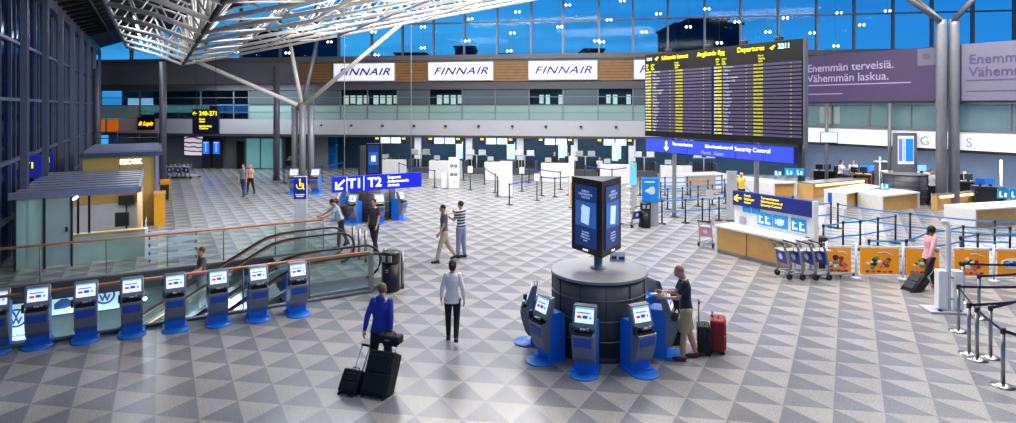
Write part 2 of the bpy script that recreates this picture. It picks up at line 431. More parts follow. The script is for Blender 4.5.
# yellow script sign and gate sign
t = thing('cafe_sign', 'dark sign with glowing yellow script lettering on the gallery edge', 'sign', FP(149.5, 3.05, .35), RF)
MB().b2(-.72, .72, -.06, .06, 0, .95).build('panel', M_BLACK, t)
text('& Lapis', .42, t, (0, -.08, .48), mat('amber letters', '#ffae10', .5, emit=2.2, noise=0), shear=.4, bold=.012)
t = thing('gate_sign', 'hanging dark blue sign with yellow arrow and gate numbers 240-271', 'sign', D(206, 134, 34), RF)
MB().b2(-.78, .78, -.08, .08, 0, 1.38).build('panel', mat('gate sign navy', '#0e1234', .4), t)
text('\u2190 240-271', .34, t, (0, -.1, 1.14), M_YEL, bold=.008)
text('Portit\nGates\n\nLähtöselvitys\nCheck-in', .15, t, (-.35, -.1, .9), M_YEL, align='LEFT', line=.85, bold=.004)
for s_ in (-.6, .6): MB().tube([(s_, 0, 1.38), (s_, 0, 7.0)], .015, 6).build('hanger', M_DGREY, t)
# airline signs
for i, (a_, b_) in enumerate(((334.6, 396), (428.8, 494), (528.6, 597.7), (633.6, 703))):
    x0, x1 = fx(a_), fx(b_); wd = x1 - x0
    t = thing('airline_sign', ('lit white FINNAIR sign on the wood band, %s' % ['crossed by the leaning white branch', 'second from the left, clear of the branch', 'third from the left, right of the centre', 'mostly hidden behind the departures board']
          [i]), 'sign', FM @ Vector(((x0 + x1) / 2, -.1, 6.66)), RF, 'airline signs along the back wall')
    MB().b2(-wd / 2, wd / 2, -.14, .03, 0, 1.34).build('frame', M_LGREY, t)
    MB().b2(-wd / 2 + .06, wd / 2 - .06, -.17, -.14, .06, 1.28).build('lightbox', mat('lightbox white', '#dfe0ee', .4, emit=.62, noise=0), t)
    text('FINNAIR', .72, t, (0, -.19, .66), mat('finnair indigo', '#2a2492', .4, noise=0), shear=.35, space=1.1, bold=.012, sx=1.33)

M_FROSTW = mat('wing frosted glass', '#7d98a0', .2, noise=.15, scale=.5); M_FROSTW.node_tree.nodes['Principled BSDF'].inputs['Alpha'].default_value = .5
# ================================================================ RIGHT WING
WM = Matrix.Translation((18.95, 33.8, 0)) @ Matrix.Rotation(RW, 4, 'Z')    # local x along the wing, -y towards the hall
def wb(name, x0, x1, y0, y1, z0, z1, m_, kind='structure'):
    return MB(WM).b2(x0, x1, y0, y1, z0, z1).build(name, m_, kind=kind)
wb('wall_right', -7.5, 22, 0, .4, 2.75, 3.66, mat('white glossy fascia', '#dfe3e8', .3, emit=.3, ecol='#dfe8f0', noise=.02))  # emission puts the bright light on the fascia into its material
wb('trim_11', -7.5, 22, -.05, .45, 3.60, 3.72, M_STEEL)
wb('trim_12', -7.5, 22, -.05, .3, 4.93, 5.1, M_STEEL)
wb('trim_13', -7.5, 22, .1, 6, 2.6, 2.75, M_DGREY)
wb('wall_right_upper', -7.5, 22, .35, .5, 5.05, 7.6, M_FDARK)
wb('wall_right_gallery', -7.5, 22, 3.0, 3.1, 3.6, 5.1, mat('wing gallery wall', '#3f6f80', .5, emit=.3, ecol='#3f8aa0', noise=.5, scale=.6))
wb('wall_right_back', -8, 24, 6.0, 6.1, 0, 2.7, mat('shop back wall', '#66748c', .5, emit=.02, noise=.2, scale=.5))
for k in range(14):
    x0 = -7.4 + k * 2.1
    g = wb('window_%d' % nw, x0 + .04, x0 + 2.06, .1, .13, 3.72, 4.93, M_FROSTW); nw += 1
    MB(WM).b2(x0 - .04, x0 + .04, .05, .2, 3.7, 4.93).build('window_frame', M_STEEL, g)
for k, (x0, x1, z0, z1, mm_) in enumerate(((-3.2, -2.0, 3.8, 4.8, M_ROOM), (-1.6, 2.8, 3.75, 4.6, mat('green lit plants', '#3f7a58', .6, emit=.5, noise=.6, scale=3)), (3.4, 12, 3.8, 4.9, mat('blue lit room 2', '#2a6f9c', .5, emit=.4, noise=.3, scale=.8)))):
    wb('room_niche', x0, x1, 2.2, 2.3, z0, z1, mm_)
# banners
def wing_banner(x0, x1, label, bgm, tm, txt, name='wall_banner'):
    t = thing(name, label, 'banner', WM @ Vector(((x0 + x1) / 2, -.25, 5.1)), RW)
    w2 = (x1 - x0) / 2
    MB().b2(-w2, w2, -.06, .06, 0, 2.66).build('panel', bgm, t)
    text(txt, .62, t, (-w2 + .3, -.08, 2.22), tm, align='LEFT', line=.95, bold=.004)
    MB().b2(-w2 + .22, w2 - 2.2, -.075, -.06, .92, .97).build('small_print', tm, t)
    MB().b2(-w2 + .22, -w2 + 2.4, -.075, -.06, .42, .46).build('small_print', tm, t)
    return t, w2
MPUR = mat('purple banner', '#43345a', .5, emit=.05, ecol='#5a4678', noise=.02)
MGRB = mat('pale grey banner', '#69677c', .5, emit=.03, noise=.02)
xb0, xb1 = WX(806), WX(964)
t, w2 = wing_banner(xb0, xb1, 'long purple banner reading Enemmän terveisiä, Vähemmän laskua', MPUR, mat('banner pale letters', '#a99fc0', .5, emit=.12, noise=0), 'Enemmän terveisiä.\nVähemmän laskua.')
xl = WX(921) - (xb0 + xb1) / 2
MB().b2(xl, xl + 1.35, -.09, -.06, 1.75, 2.6).build('logo_plate', MGRB, t)
m = MB(); m.lathe([(0, 0), (.17, 0), (.17, .01)], 20); o = m.build('emblem', mat('emblem grey', '#5a5674', .5, noise=0), t); o.rotation_euler = (PI / 2, 0, 0); o.location = (xl + .4, -.1, 2.2)
text('e', .45, t, (xl + .75, -.1, 2.2), mat('emblem grey', '#5a5674'), align='LEFT')
wing_banner(xb1 + .03, WX(1016) + 5, 'pale grey banner with purple lettering at the far right, behind the twin columns', MGRB, mat('banner purple letters', '#4c3f6e', .5, noise=0), 'Enemmän terveisiä.\nVähemmän laskua.')
text('G         S', .62, thing('shop_lettering', 'large pale grey raised letters G and S on the white fascia behind the columns', 'sign', WM @ Vector(((WX(930) + WX(962)) / 2, -.03, 3.1)), RW), (0, 0, 0), mat('fascia letters', '#a8a59a', .5, noise=0))
# shop lit by glow behind the wing
for k in (0, 2, 4, 5):
    x = -4 + k * 3.2
    wb('pillar_shop', x, x + .3, 1.2, 1.5, 0, 2.6, M_DGREY)

# slim posts in front of the wing glass band
for i, p in enumerate((830, 893)):
    q = WM @ Vector((WX(p), -.32, 0))
    t = thing('slim_column', 'slim grey steel column %s' % ['carrying the small white monitor', 'beside the blue flight information totem'][i], 'column', (q.x, q.y, 0))
    MB().tube([(0, 0, 0), (0, 0, 5.0)], .09, 12).build('post', M_STEEL, t)
    MB().lathe([(.0, 0), (.16, 0), (.16, .03), (0, .03)], 16).build('base', M_DGREY, t)

# ================================================================ LEFT CURTAIN WALL
LP = Vector((-31.3, 46, 0)); LD = Vector((.5, -.866, 0))
LM = Matrix.Translation(LP) @ Matrix.Rotation(RW, 4, 'Z')    # local x towards the camera, local +y = into the hall
m = MB(LM); m.b2(-2, 46, -.1, 0, 0, 9.2)
m.build('wall_left', glass('dark blue curtain glass', '#6a7aa4', .12, .08), kind='structure')
MB(LM).b2(-2, 46, -.5, -.4, 0, 9.2).build('wall_left_glow_backing', mat('night blue glow backing', '#22304a', .5, emit=.4, ecol='#2c4c86', noise=.45, scale=.15), kind='structure')  # added glowing sheet for the blue light behind the curtain glass
m = MB(LM)
for k in range(20):
    m.b2(k * 2.35 - .04, k * 2.35 + .04, -.02, .10, 0, 9.2)
for k in range(40): m.b2(k * 1.175 - .015, k * 1.175 + .015, -.02, .04, 0, 9.2)
for z in (1.2, 3.0, 5.0, 6.9): m.b2(-1, 46, -.02, .12, z, z + .1)
m.build('trim_14', mat('curtain mullion', '#6a7290', .35, .5), kind='structure')
MB(LM).b2(-2, 46, -.3, .35, 8.9, 9.5).build('trim_15', mat('eaves beam', '#4a4a52', .5), kind='structure')
for k in range(9):
    t = thing('steel_column', 'perforated steel wall column by the dark curtain wall, %s from the far corner' % ORD[k], 'column', LM @ Vector((2.0 + k * 4.2, .55, 0)), RW, 'columns along the dark curtain wall')
    m = MB(); m.b2(-.16, -.10, -.09, .09, 0, 8.95); m.b2(.10, .16, -.09, .09, 0, 8.95)
    m.build('flange', mat('column steel', '#6a7086', .4, .5), t)
    m = MB()
    for j in range(18): m.b2(-.11, .11, -.03, .03, j * .5, j * .5 + .22)
    m.build('lacing', mat('column steel', '#6a7086'), t)

# ================================================================ CEILING
def deckz(s): return min(15.4, 10.9 + .36 * (s - 1)) if s > 1 else 9.4 + (s + 4.1) * .294
m = MB()
ss = [-4.3, 1, 6, 10, 13.5, 75]
def FR(s, r): v = B * s + A * r; return v
def shade_pt(s, r):
    v = FR(s, r); return Vector((v.x, v.y, deckz(s)))
def rend(s):   # where the deck meets the facade plane  Y = 43.3-.16X
    # X=.866s-.5r ; Y=.5s+.866r
    return (43.2 - .16 * .866 * s - .5 * s) / (.866 - .08)
for i in range(len(ss) - 1):
    a_, b_ = ss[i], ss[i + 1]
    m.quad(shade_pt(a_, -45), shade_pt(b_, -45), shade_pt(b_, rend(b_)), shade_pt(a_, rend(a_)))
m.build('ceiling', mat('dark roof deck', '#3a383c', .8, noise=.12, scale=.5), kind='structure')
m = MB()                                                       # purlins under the deck
for j in range(26):
    r = 8 + j * 1.5
    m.tube([shade_pt(-4.1, r) - Vector((0, 0, .15)), shade_pt(1, r + 1.5) - Vector((0, 0, .15))], .05, 5)
    m.tube([shade_pt(-4.1, r + 1.5) - Vector((0, 0, .15)), shade_pt(1, r) - Vector((0, 0, .15))], .05, 5)
for s in (-2.6, -1): m.tube([shade_pt(s, 5) - Vector((0, 0, .2)), shade_pt(s, 52) - Vector((0, 0, .2))], .06, 5)
m.build('trim_16', mat('purlins', '#1d1c20', .6), kind='structure')

# ---------------------------------------------------------------- roof truss
truss = thing('roof_truss', 'white tubular roof truss with a V-shaped valley line, spanning above the hall', 'roof truss', (0, 0, 0))
V0 = Vector((-6.6, 14.2, 7.3)); VD = Vector((-.5, .866, 0))
F3 = Vector((1, -.17, 0))
def valley(t): return V0 + VD * t
ts = [-3.1, .4, 3.9, 7.4, 10.9, 14.4, 17.9, 21.4, 25.2]
MB().tube([valley(-8), valley(25.6)], .075, 10).build('valley_chord', M_DARKTUBE, truss)
LRISE, LW = .30, 3.7
m = MB(); m.tube([valley(-8) + Vector((-LW, .17 * LW, LRISE * LW)), valley(25.3) + Vector((-LW, .17 * LW, LRISE * LW))], .09, 8); m.build('left_chord', M_STEEL, truss)
up = Vector((0, 0, 1.25))
for k, t_ in enumerate(ts):
    v = valley(t_); nx = valley(t_ + 1.75)
    e = v + Vector((-LW, .17 * LW, LRISE * LW))
    rw = 21.5 if t_ > 5 else 16
    R_ = lambda d, base=v: base + Vector((d, -.17 * d, .157 * d))
    m = MB(); m.tube([v, v + (e - v) * .5 + Vector((0, 0, .12)), e], .085, 8); m.build('left_wing_tube', M_TUBE, truss)
    m = MB(); m.tube([v, R_(rw)], .075, 8); m.build('right_wing_tube', M_TUBE, truss)
    # web bracing and upper tube between this line and the next
    m = MB()
    um = lambda d: nx + Vector((d, -.17 * d, .20 * d + 1.15))
    m.tube([um(.6), um(rw)], .045, 6)
    step = 2.9
    j = 0; d = 0.0
    while d < rw - 1.5:
        m.tube([R_(d), um(d + 1.45)], .035, 5); m.tube([um(d + 1.45), R_(min(d + step, rw))], .035, 5)
        if k < len(ts) - 1:
            nb = valley(ts[k + 1])
            q_ = nb + Vector((d, -.17 * d, .157 * d))
            m.tube([um(d + 1.45), q_], .03, 5)
            if j % 2 == 0: m.tube([R_(d), nb + Vector((d + step, -.17 * (d + step), .157 * (d + step)))], .03, 5)
        d += step; j += 1
    m.build('right_web', M_TUBE, truss)
    m = MB()
    ul = lambda d: nx + Vector((-d, .17 * d, .34 * d + 1.1))
    m.tube([ul(.4), ul(LW)], .045, 6)
    for d in (0, 1.25, 2.5):
        f = lambda d: v + (e - v) * (d / LW)
        m.tube([f(d), ul(d + .6)], .035, 5); m.tube([ul(d + .6), f(d + 1.2)], .035, 5)
    m.tube([v, v + Vector((-.25, 0, 1.9))], .06, 6); m.tube([v, v + Vector((.35, 0, 1.8))], .06, 6)
    m.tube([v, nx + Vector((0, 0, 2.0))], .06, 6)
    m.build('left_web', M_TUBE, truss)
for d in (4.8, 9.6, 14.4, 19.2):                    # long cross chords running with the valley
    a_ = valley(ts[2] if d < 15 else ts[4]) + Vector((d, -.17 * d, .157 * d)); b_ = valley(25.3) + Vector((d, -.17 * d, .157 * d))
    m = MB().tube([a_, b_], .06, 7); m.build('cross_chord', M_TUBE if d != 9.6 else M_STEEL, truss)

# ---------------------------------------------------------------- branching columns
t = thing('branching_column', 'white and grey column cluster with branches rising to the roof truss', 'column', G(302, 184.5))
Yc = t.location.y
def loc_of(px, py, Y): return D(px, py, Y) - Vector(t.location)
base = Vector(t.location)
node = loc_of(302, 107, Yc)
for dx, dy in ((-.45, 0), (.12, -.3), (.5, .15)):
    MB().tube([(dx, dy, 0), (dx, dy, node.z + .1)], .2, 14).build('trunk', mat('column grey', '#85868c', .4, .2), t)
MB().ell(node, (.35, .35, .3)).build('node', M_STEEL, t)
for (p, q, Y) in ((290, 43, Yc), (318, 36, Yc + 1.5), (401, 24, Yc - 2.5), (193, 60, 36)):
    MB().tube([node, loc_of(p, q, Y)], .14 if p != 318 else .16, 12, r2=.11).build('branch', M_TUBE if p != 318 else M_STEEL, t)
g_ = Vector((20.6, 29.0, 0))
t = thing('branching_column', 'pair of thick grey columns with branches, before the purple banner', 'column', g_)
top = D(943, 25, 29.0).z
for dx in (0, .60): MB().lathe([(.228, 0), (.228, top), (.2, top + .25), (0, top + .25)], 20, (dx, 0, 0)).build('trunk', mat('column grey', '#85868c'), t)
for (dx, p, q, Y) in ((.05, 903, -5, 28), (.1, 912, -5, 31), (.5, 977, -5, 28)):
    e_ = D(p, q, Y) - g_; s_ = Vector((dx, 0, top + .1)); MB().tube([s_, s_ + (e_ - s_) * 1.4], .12, 12).build('branch', M_STEEL, t)
for (p, lab, Y, zt) in ((163, 'dark slim round pillar behind the kiosk with the yellow walls', 38, 7.6), (276.5, 'grey round pillar just left of the branching column', 40, 7.45), (97, 'dark round pillar in the far left corner', 40, 7.3)):
    q = D(p, 150, Y); t = thing('round_pillar', lab, 'pillar', (q.x, q.y, 0))
    MB().tube([(0, 0, 0), (0, 0, zt)], .2, 16).build('shaft', mat('pillar dark grey', '#5b5c63', .4, .2), t)
    MB().lathe([(.24, 0), (.24, .12), (.2, .12)], 16).build('base', M_DGREY, t)

# added glowing dots on wires in place of lamp reflections in the high windows
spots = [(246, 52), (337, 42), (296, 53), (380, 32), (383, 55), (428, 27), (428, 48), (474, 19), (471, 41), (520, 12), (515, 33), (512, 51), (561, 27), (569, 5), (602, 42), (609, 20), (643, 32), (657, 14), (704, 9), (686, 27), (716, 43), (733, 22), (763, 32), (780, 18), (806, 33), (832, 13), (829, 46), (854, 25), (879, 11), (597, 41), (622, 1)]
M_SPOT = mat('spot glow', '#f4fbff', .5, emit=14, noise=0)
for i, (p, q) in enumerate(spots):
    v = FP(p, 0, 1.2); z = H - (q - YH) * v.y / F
    t = thing('twin_lamp_reflection', 'twin lamp reflection added before the high windows, %s from the left in the %s row' % (ORD[len([1 for a in spots if (a[1] < 30) == (q < 30) and a[0] < p])], 'upper' if q < 30 else 'lower'), 'lamp', (v.x, v.y, z), RF, 'twin lamp reflections added before the high windows')
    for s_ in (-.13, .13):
        MB().ell((s_, -.02, 0), (.062, .06, .062), u=10, v=6).build('glow_ball', M_SPOT, t)
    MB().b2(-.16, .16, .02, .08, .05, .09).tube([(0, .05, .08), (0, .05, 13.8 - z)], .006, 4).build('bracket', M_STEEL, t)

# ================================================================ CHECK-IN KIOSKS
M_TRAY = mat('black tray', '#08080a', .25)
M_IC1 = mat('icon red', '#d0304a', .5, emit=.7, noise=0); M_IC2 = mat('icon blue', '#3050b0', .5, emit=.7, noise=0); M_IC3 = mat('icon grey', '#8796b8', .5, emit=.6, noise=0)
M_IC4 = mat('screen cyan', '#7fb4e0', .4, emit=.8, noise=0)
def make_kiosk(label, group):
    t = thing('checkin_kiosk', label, 'kiosk', (0, 0, 0), 0, group)
    m = MB(); m.lathe([(.265, 0), (.265, .02), (.25, .03), (0, .03)], 28, (0, -.11, 0)); m.b2(-.24, .24, -.1, .3, 0, .05)
    m.build('base_plate', M_BLUE, t)
    m = MB(); m.prism([(-.02, .03), (.34, .03), (.34, .93), (.26, .98), (-.02, .98)], 'x', -.19, .19); m.build('blue_body', M_BLUE, t)
    m = MB()
    prof = [(-.06, .22), (-.13, .32), (-.185, .5), (-.215, .66), (-.225, .78), (-.20, .80), (-.10, .82), (-.085, .86), (-.03, 1.05), (.03, 1.24), (.05, 1.30), (.09, 1.31), (.11, 1.27), (.06, .98), (.0, .9), (.0, .22)]
    m.prism(prof, 'x', -.195, .195)
    m.build('front_shell', M_MGREY, t)
    R = Matrix.Rotation(math.radians(-17), 4, 'X')
    bz = MB(); bz.box((0, 0, 0), (.43, .05, .44), bev=.02); o = bz.build('screen_bezel', mat('bezel grey', '#8a8b93', .35, .2), t); o.location = (0, -.035, 1.09); o.rotation_euler = (math.radians(-17), 0, 0)
    s = MB(); s.use(M_SCR).b2(-.165, .165, -.031, -.02, -.13, .155)
    s.use(M_IC1).b2(-.13, -.05, -.034, -.03, -.05, .0); s.use(M_IC2).b2(-.03, .06, -.034, -.03, -.05, .01)
    s.use(M_IC3).b2(-.13, .1, -.034, -.03, .04, .07); s.b2(.09, .13, -.034, -.03, -.05, .0); s.use(M_IC4).b2(-.165, .165, -.034, -.03, .125, .155)
    o = s.build('screen', None, t); o.location = (0, -.035, 1.11); o.rotation_euler = (math.radians(-17), 0, 0)
    m = MB(); m.b2(-.17, .17, -.215, -.09, .8, .845); m.b2(-.1, .12, -.19, -.1, .84, .89); m.use(M_SCR) if 0 else None
    m.build('document_tray', M_TRAY, t)
    m = MB(); m.b2(-.05, .04, -.20, -.15, .89, .91); m.b2(.06, .1, -.19, -.16, .89, .93); m.build('reader_light', M_LGREY, t)
    m = MB(); m.prism([(-.208, .56), (-.232, .72), (-.224, .74), (-.16, .74), (-.16, .56)], 'x', -.16, .16); m.build('blue_panel', mat('panel blue', '#1a50b4', .4), t)
    m = MB(); m.b2(-.245, -.2, -.2, -.12, .8, .98, bev=.01); m.build('side_reader', M_DGREY, t)
    return t
row_lab = ['standing furthest left in the row, cut by the frame', 'second in the row, before the wheel advert', 'third in the row, before the car picture', 'fourth in the row', 'fifth in the row', 'sixth in the row', 'seventh in the row', 'last and furthest right in the row']
pxs = [-3, 38, 86, 132, 175, 218, 258, 297.5]
b0, b1 = G(38, 345), G(297.5, 313.5)
k0 = None
for i, p in enumerate(pxs):
    k = (p - CX) / F      # intersect with the row line
    d = b1 - b0; u = (k * b0.y - b0.x) / (d.x - k * d.y)
    q = b0 + d * u
    lab = 'check-in kiosk at the escalator railing, ' + row_lab[i]
    rzk = RB + math.radians(1)
    if k0 is None:
        k0 = make_kiosk(lab, 'check-in kiosks along the escalator railing'); k0.location = q; k0.rotation_euler = (0, 0, rzk); k0.scale = (1, 1, .91)
    else: dup(k0, q, rzk, lab)
DC = Vector((1.83, 12.3, 0))
spec = [(-109, 'round grey drum, front left of it, facing the viewer'), (-65, 'round grey drum, front right of it'), (-148, 'round grey drum, on its left side with a tilted cyan screen'),
        (174, 'round grey drum, furthest left, its screen turned away'), (-21, 'round grey drum, used by the man in shorts'), (22, 'round grey drum, right rear behind the used kiosk')]
def kiosk_round(c, ang, r, lab, grp, sc_=1):
    a = math.radians(ang)
    q = c + Vector((math.cos(a), math.sin(a), 0)) * r
    k = dup(k0, q, a + PI / 2, 'blue kiosk at the ' + lab, grp)
    k.scale = (1.02 * sc_, 1.02 * sc_, .93 * sc_)
    return k
for a, lab in spec: kiosk_round(DC, a, 1.34, lab, 'check-in kiosks round the central drum')
def drum(c, R, h, label):
    t = thing('kiosk_drum', label, 'drum', c)
    md = mat('charcoal slats', '#43434b', .45, .2)
    MB().lathe([(R - .03, .12), (R - .03, h - .05)], 48).build('drum_wall', md, t)
    m = MB()
    for z in (.40, .78, 1.16): m.lathe([(R - .025, z), (R - .012, z), (R - .012, z + .018), (R - .025, z + .018)], 48)
    m.build('seam_ring', mat('seam silver', '#77787e', .3, .6), t)
    m = MB()
    for k in range(12):
        a = k * PI / 6; m.box(((R - .025) * math.cos(a), (R - .025) * math.sin(a), h / 2 + .05), (.02, .012, h - .16), rz=a)
    m.build('vertical_seam', M_BLACK, t)
    MB().lathe([(R - .06, 0), (R - .06, .13)], 48).build('plinth', mat('plinth steel', '#5c5b60', .3, .6), t)
    MB().lathe([(R, h - .06), (R, h - .01), (R - .02, h), (0, h)], 48, smooth=False).build('top', mat('drum top grey', '#8b8a8d', .35, .1), t)
    return t
drum(DC, .965, 1.54, 'large round charcoal drum with a pale grey top under the three-sided display')
# three-sided display
M_SOFT = mat('soft letters', '#a8c4ec', .5, emit=.35, noise=0)
M_DISPB = mat('display dark blue', '#1a3878', .3, emit=.35, noise=.1, scale=1)
M_DISPC = mat('display mid blue', '#2e62b0', .3, emit=.45, noise=.15, scale=1)
t = thing('display_totem', 'black three-sided display totem with blue screens standing on the drum', 'display', (1.83, 12.38, 1.54))
MB().lathe([(.16, 0), (.16, .02), (.085, .03), (.085, .4), (0, .4)], 20).build('neck', M_LGREY, t)
rad = 1.02 / math.sqrt(3); angs = [-91, 29, 149]
pts = [(rad * math.cos(math.radians(a)), rad * math.sin(math.radians(a))) for a in angs]
MB().prism(pts, 'z', .33, 1.80).build('casing', M_BLACK, t)
MB().prism([(x * 1.02, y * 1.02) for x, y in pts], 'z', 1.80, 1.82).build('top_cap', mat('cap black', '#1c1c20', .3, .3), t)
for i in range(3):
    a = Vector((*pts[i], 0)); b = Vector((*pts[(i + 1) % 3], 0)); mid = (a + b) / 2
    ang = math.atan2(mid.y, mid.x)
    s = MB().use(M_DISPB).b2(-.36, .36, -.012, 0, .46, 1.68).use(M_DISPC).b2(-.34, .34, -.016, -.01, .86, 1.36)
    o = s.build('screen', None, t); o.location = mid * 1.02; o.rotation_euler = (0, 0, ang + PI / 2)
    text('KLIKKAA\nLÄHTÖSELVITYS\nCHECK-IN', .062, o, (0, -.022, 1.60), M_SOFT)
    s2 = MB().use(mat('picture white', '#b8d8f4', .4, emit=.7, noise=.3, scale=5)); s2.box((0, -.02, 1.1), (.26, .004, .36), R=Matrix.Rotation(.12, 4, 'Y')); s2.box((-.03, -.024, 1.15), (.19, .004, .2), R=Matrix.Rotation(-.1, 4, 'Y')); s2.build('picture', None, o)
    text('Tervetuloa\nVälkommen\nWelcome on\nboard', .055, o, (0, -.022, .78), M_SOFT)
    text('FINNAIR', .045, o, (0, -.022, .395), M_WLET, shear=.3)
t = thing('leaflet_holder', 'small white leaflet holder with blue corner on the drum top behind the display', 'leaflet holder', (2.32, 12.95, 1.54), -.1)
MB().box((0, 0, .09), (.32, .02, .18), R=Matrix.Rotation(-.2, 4, 'X')).build('card', M_WHITEM, t)
MB().b2(-.12, -.02, -.045, -.02, .04, .1).b2(.03, .15, -.045, -.02, .03, .09).build('print', M_DBLUE, t)
MB().b2(-.16, .16, -.06, .06, 0, .015).build('foot', M_LGREY, t)

# far drum with display and kiosks (under the T1 T2 sign)
FD = G(365, 223.5) + Vector((0, 1.35, 0))
drum(FD, 1.0, 1.5, 'charcoal drum behind the blue T1 T2 sign, ringed by kiosks')
for a, lab in ((-112, 'far drum, front left beneath the letters T1'), (-66, 'far drum under the T1 T2 sign, front right of the drum'), (-16, 'far drum, on its right side with screen turned right'), (-158, 'far drum, on its left side behind the leaning man'), (170, 'far drum, rear left, almost hidden')):
    kiosk_round(FD, a, 1.35, lab, 'check-in kiosks round the far drum', .98)
t = thing('display_totem', 'black display totem with glowing blue screen on the far drum', 'display', (FD.x + .08, FD.y, 1.5), .0)
MB().b2(-.34, .34, -.1, .1, .3, 1.72, bev=.02).build('casing', M_BLACK, t)
MB().tube([(0, 0, 0), (0, 0, .4)], .08, 12).build('neck', M_LGREY, t)
s = MB().use(M_DISPB).b2(-.24, .24, -.135, -.12, .45, 1.65).use(M_DISPC).b2(-.2, .2, -.14, -.13, .8, 1.35).use(M_SCR).b2(-.09, .09, -.145, -.14, .95, 1.2).build('screen', None, t)
t2 = thing('display_totem', 'slim grey-framed display turned away, left of the black one on the far drum', 'display', (FD.x - .48, FD.y + .2, 1.5), 1.35)
MB().b2(-.3, .3, -.05, .05, .3, 1.6).build('casing', M_DGREY, t2); MB().tube([(0, 0, 0), (0, 0, .3)], .06).build('neck', M_LGREY, t2)
# kiosk pair behind the wheelchair totem
for p, lab in ((294, 'left of the blue wheelchair totem'), (315.5, 'right of the blue wheelchair totem')):
    dup(k0, G(p, 193.5), .1 if p < 300 else -.05, 'far blue check-in kiosk at the branching column, ' + lab, 'kiosk pair at the branching column').scale = (1.15, 1.15, 1.05)
# wheelchair totem
M_SIGNB = mat('sign blue', '#17288e', .4, emit=.25, ecol='#1b2fae', noise=0)
t = thing('assistance_totem', 'tall white totem with a blue wheelchair sign at its top, by the far glass railing', 'totem', G(300.5, 248), .1)
MB().b2(-.21, .21, -.05, .05, 0, 2.44).build('post', M_WHITEM, t)
MB().b2(-.21, .21, -.07, -.05, 1.68, 2.42).build('sign_panel', M_SIGNB, t)
m = MB(); m.lathe([(.10, 0), (.13, 0), (.13, .006), (.10, .006)], 20, a0=PI * .9, a1=PI * 2.2)
m.b2(-.02, .02, -.02, .14, 0, .006); m.b2(-.02, .1, -.02, .015, 0, .006); m.box((.11, -.08, .003), (.035, .13, .006), rz=.4); m.b2(-.0, .08, .05, .08, 0, .006); m.lathe([(0, 0), (.035, 0), (.035, .006)], 12, (0, .19, 0))
o = m.build('wheelchair_symbol', M_YEL, t); o.location = (0, -.078, 2.14); o.rotation_euler = (PI / 2, 0, 0)
text('Avustuspiste\nAssistance', .06, t, (0, -.08, 1.86), M_WLET)

# ================================================================ RAILINGS AND ESCALATORS
def railing(name, pts, label, endpost=True):
    t = thing(name, label, 'railing')
    g = MB(); posts = []
    for i in range(len(pts) - 1):
        a, b = pts[i], pts[i + 1]; L_ = (b - a).length; n = max(1, round(L_ / 1.5))
        for k in range(n):
            p = a + (b - a) * (k / n); q = a + (b - a) * ((k + 1) / n)
            z = Vector((0, 0, 1))
            MB().quad(p + z * .04, q + z * .04, q + z * 1.0, p + z * 1.0).build('glass_panel', GL_RAIL, t)
            posts.append(p)
        posts.append(b)
        m = MB().tube([a + Vector((0, 0, 1.05)), b + Vector((0, 0, 1.05))], .035, 8); m.build('handrail', M_ORANGEWOOD, t)
        MB().tube([a + Vector((0, 0, .04)), b + Vector((0, 0, .04))], .045, 6).build('bottom_rail', M_STEEL, t)
    for p in posts: MB().tube([p, p + Vector((0, 0, 1.0))], .018, 6).build('post', M_STEEL, t)
    return t
railing('glass_railing', [PR(-16.5, 0), PR(0.05, 0)], 'near glass railing with copper handrail, behind the row of kiosks')
MB().b2(-.06, .06, -.03, .03, 0, 1.03).build('end_post', M_CHROME, None, PR(.1, 0), RB)
o = bpy.data.objects['end_post']; o.name = 'railing_post'; tag(o, 'flat steel post ending the near glass railing beside the litter bin', 'post')
railing('glass_railing', [PR(-16.5, 5.2), PR(.1, 5.2)], 'far glass railing with copper handrail, beyond the escalators')
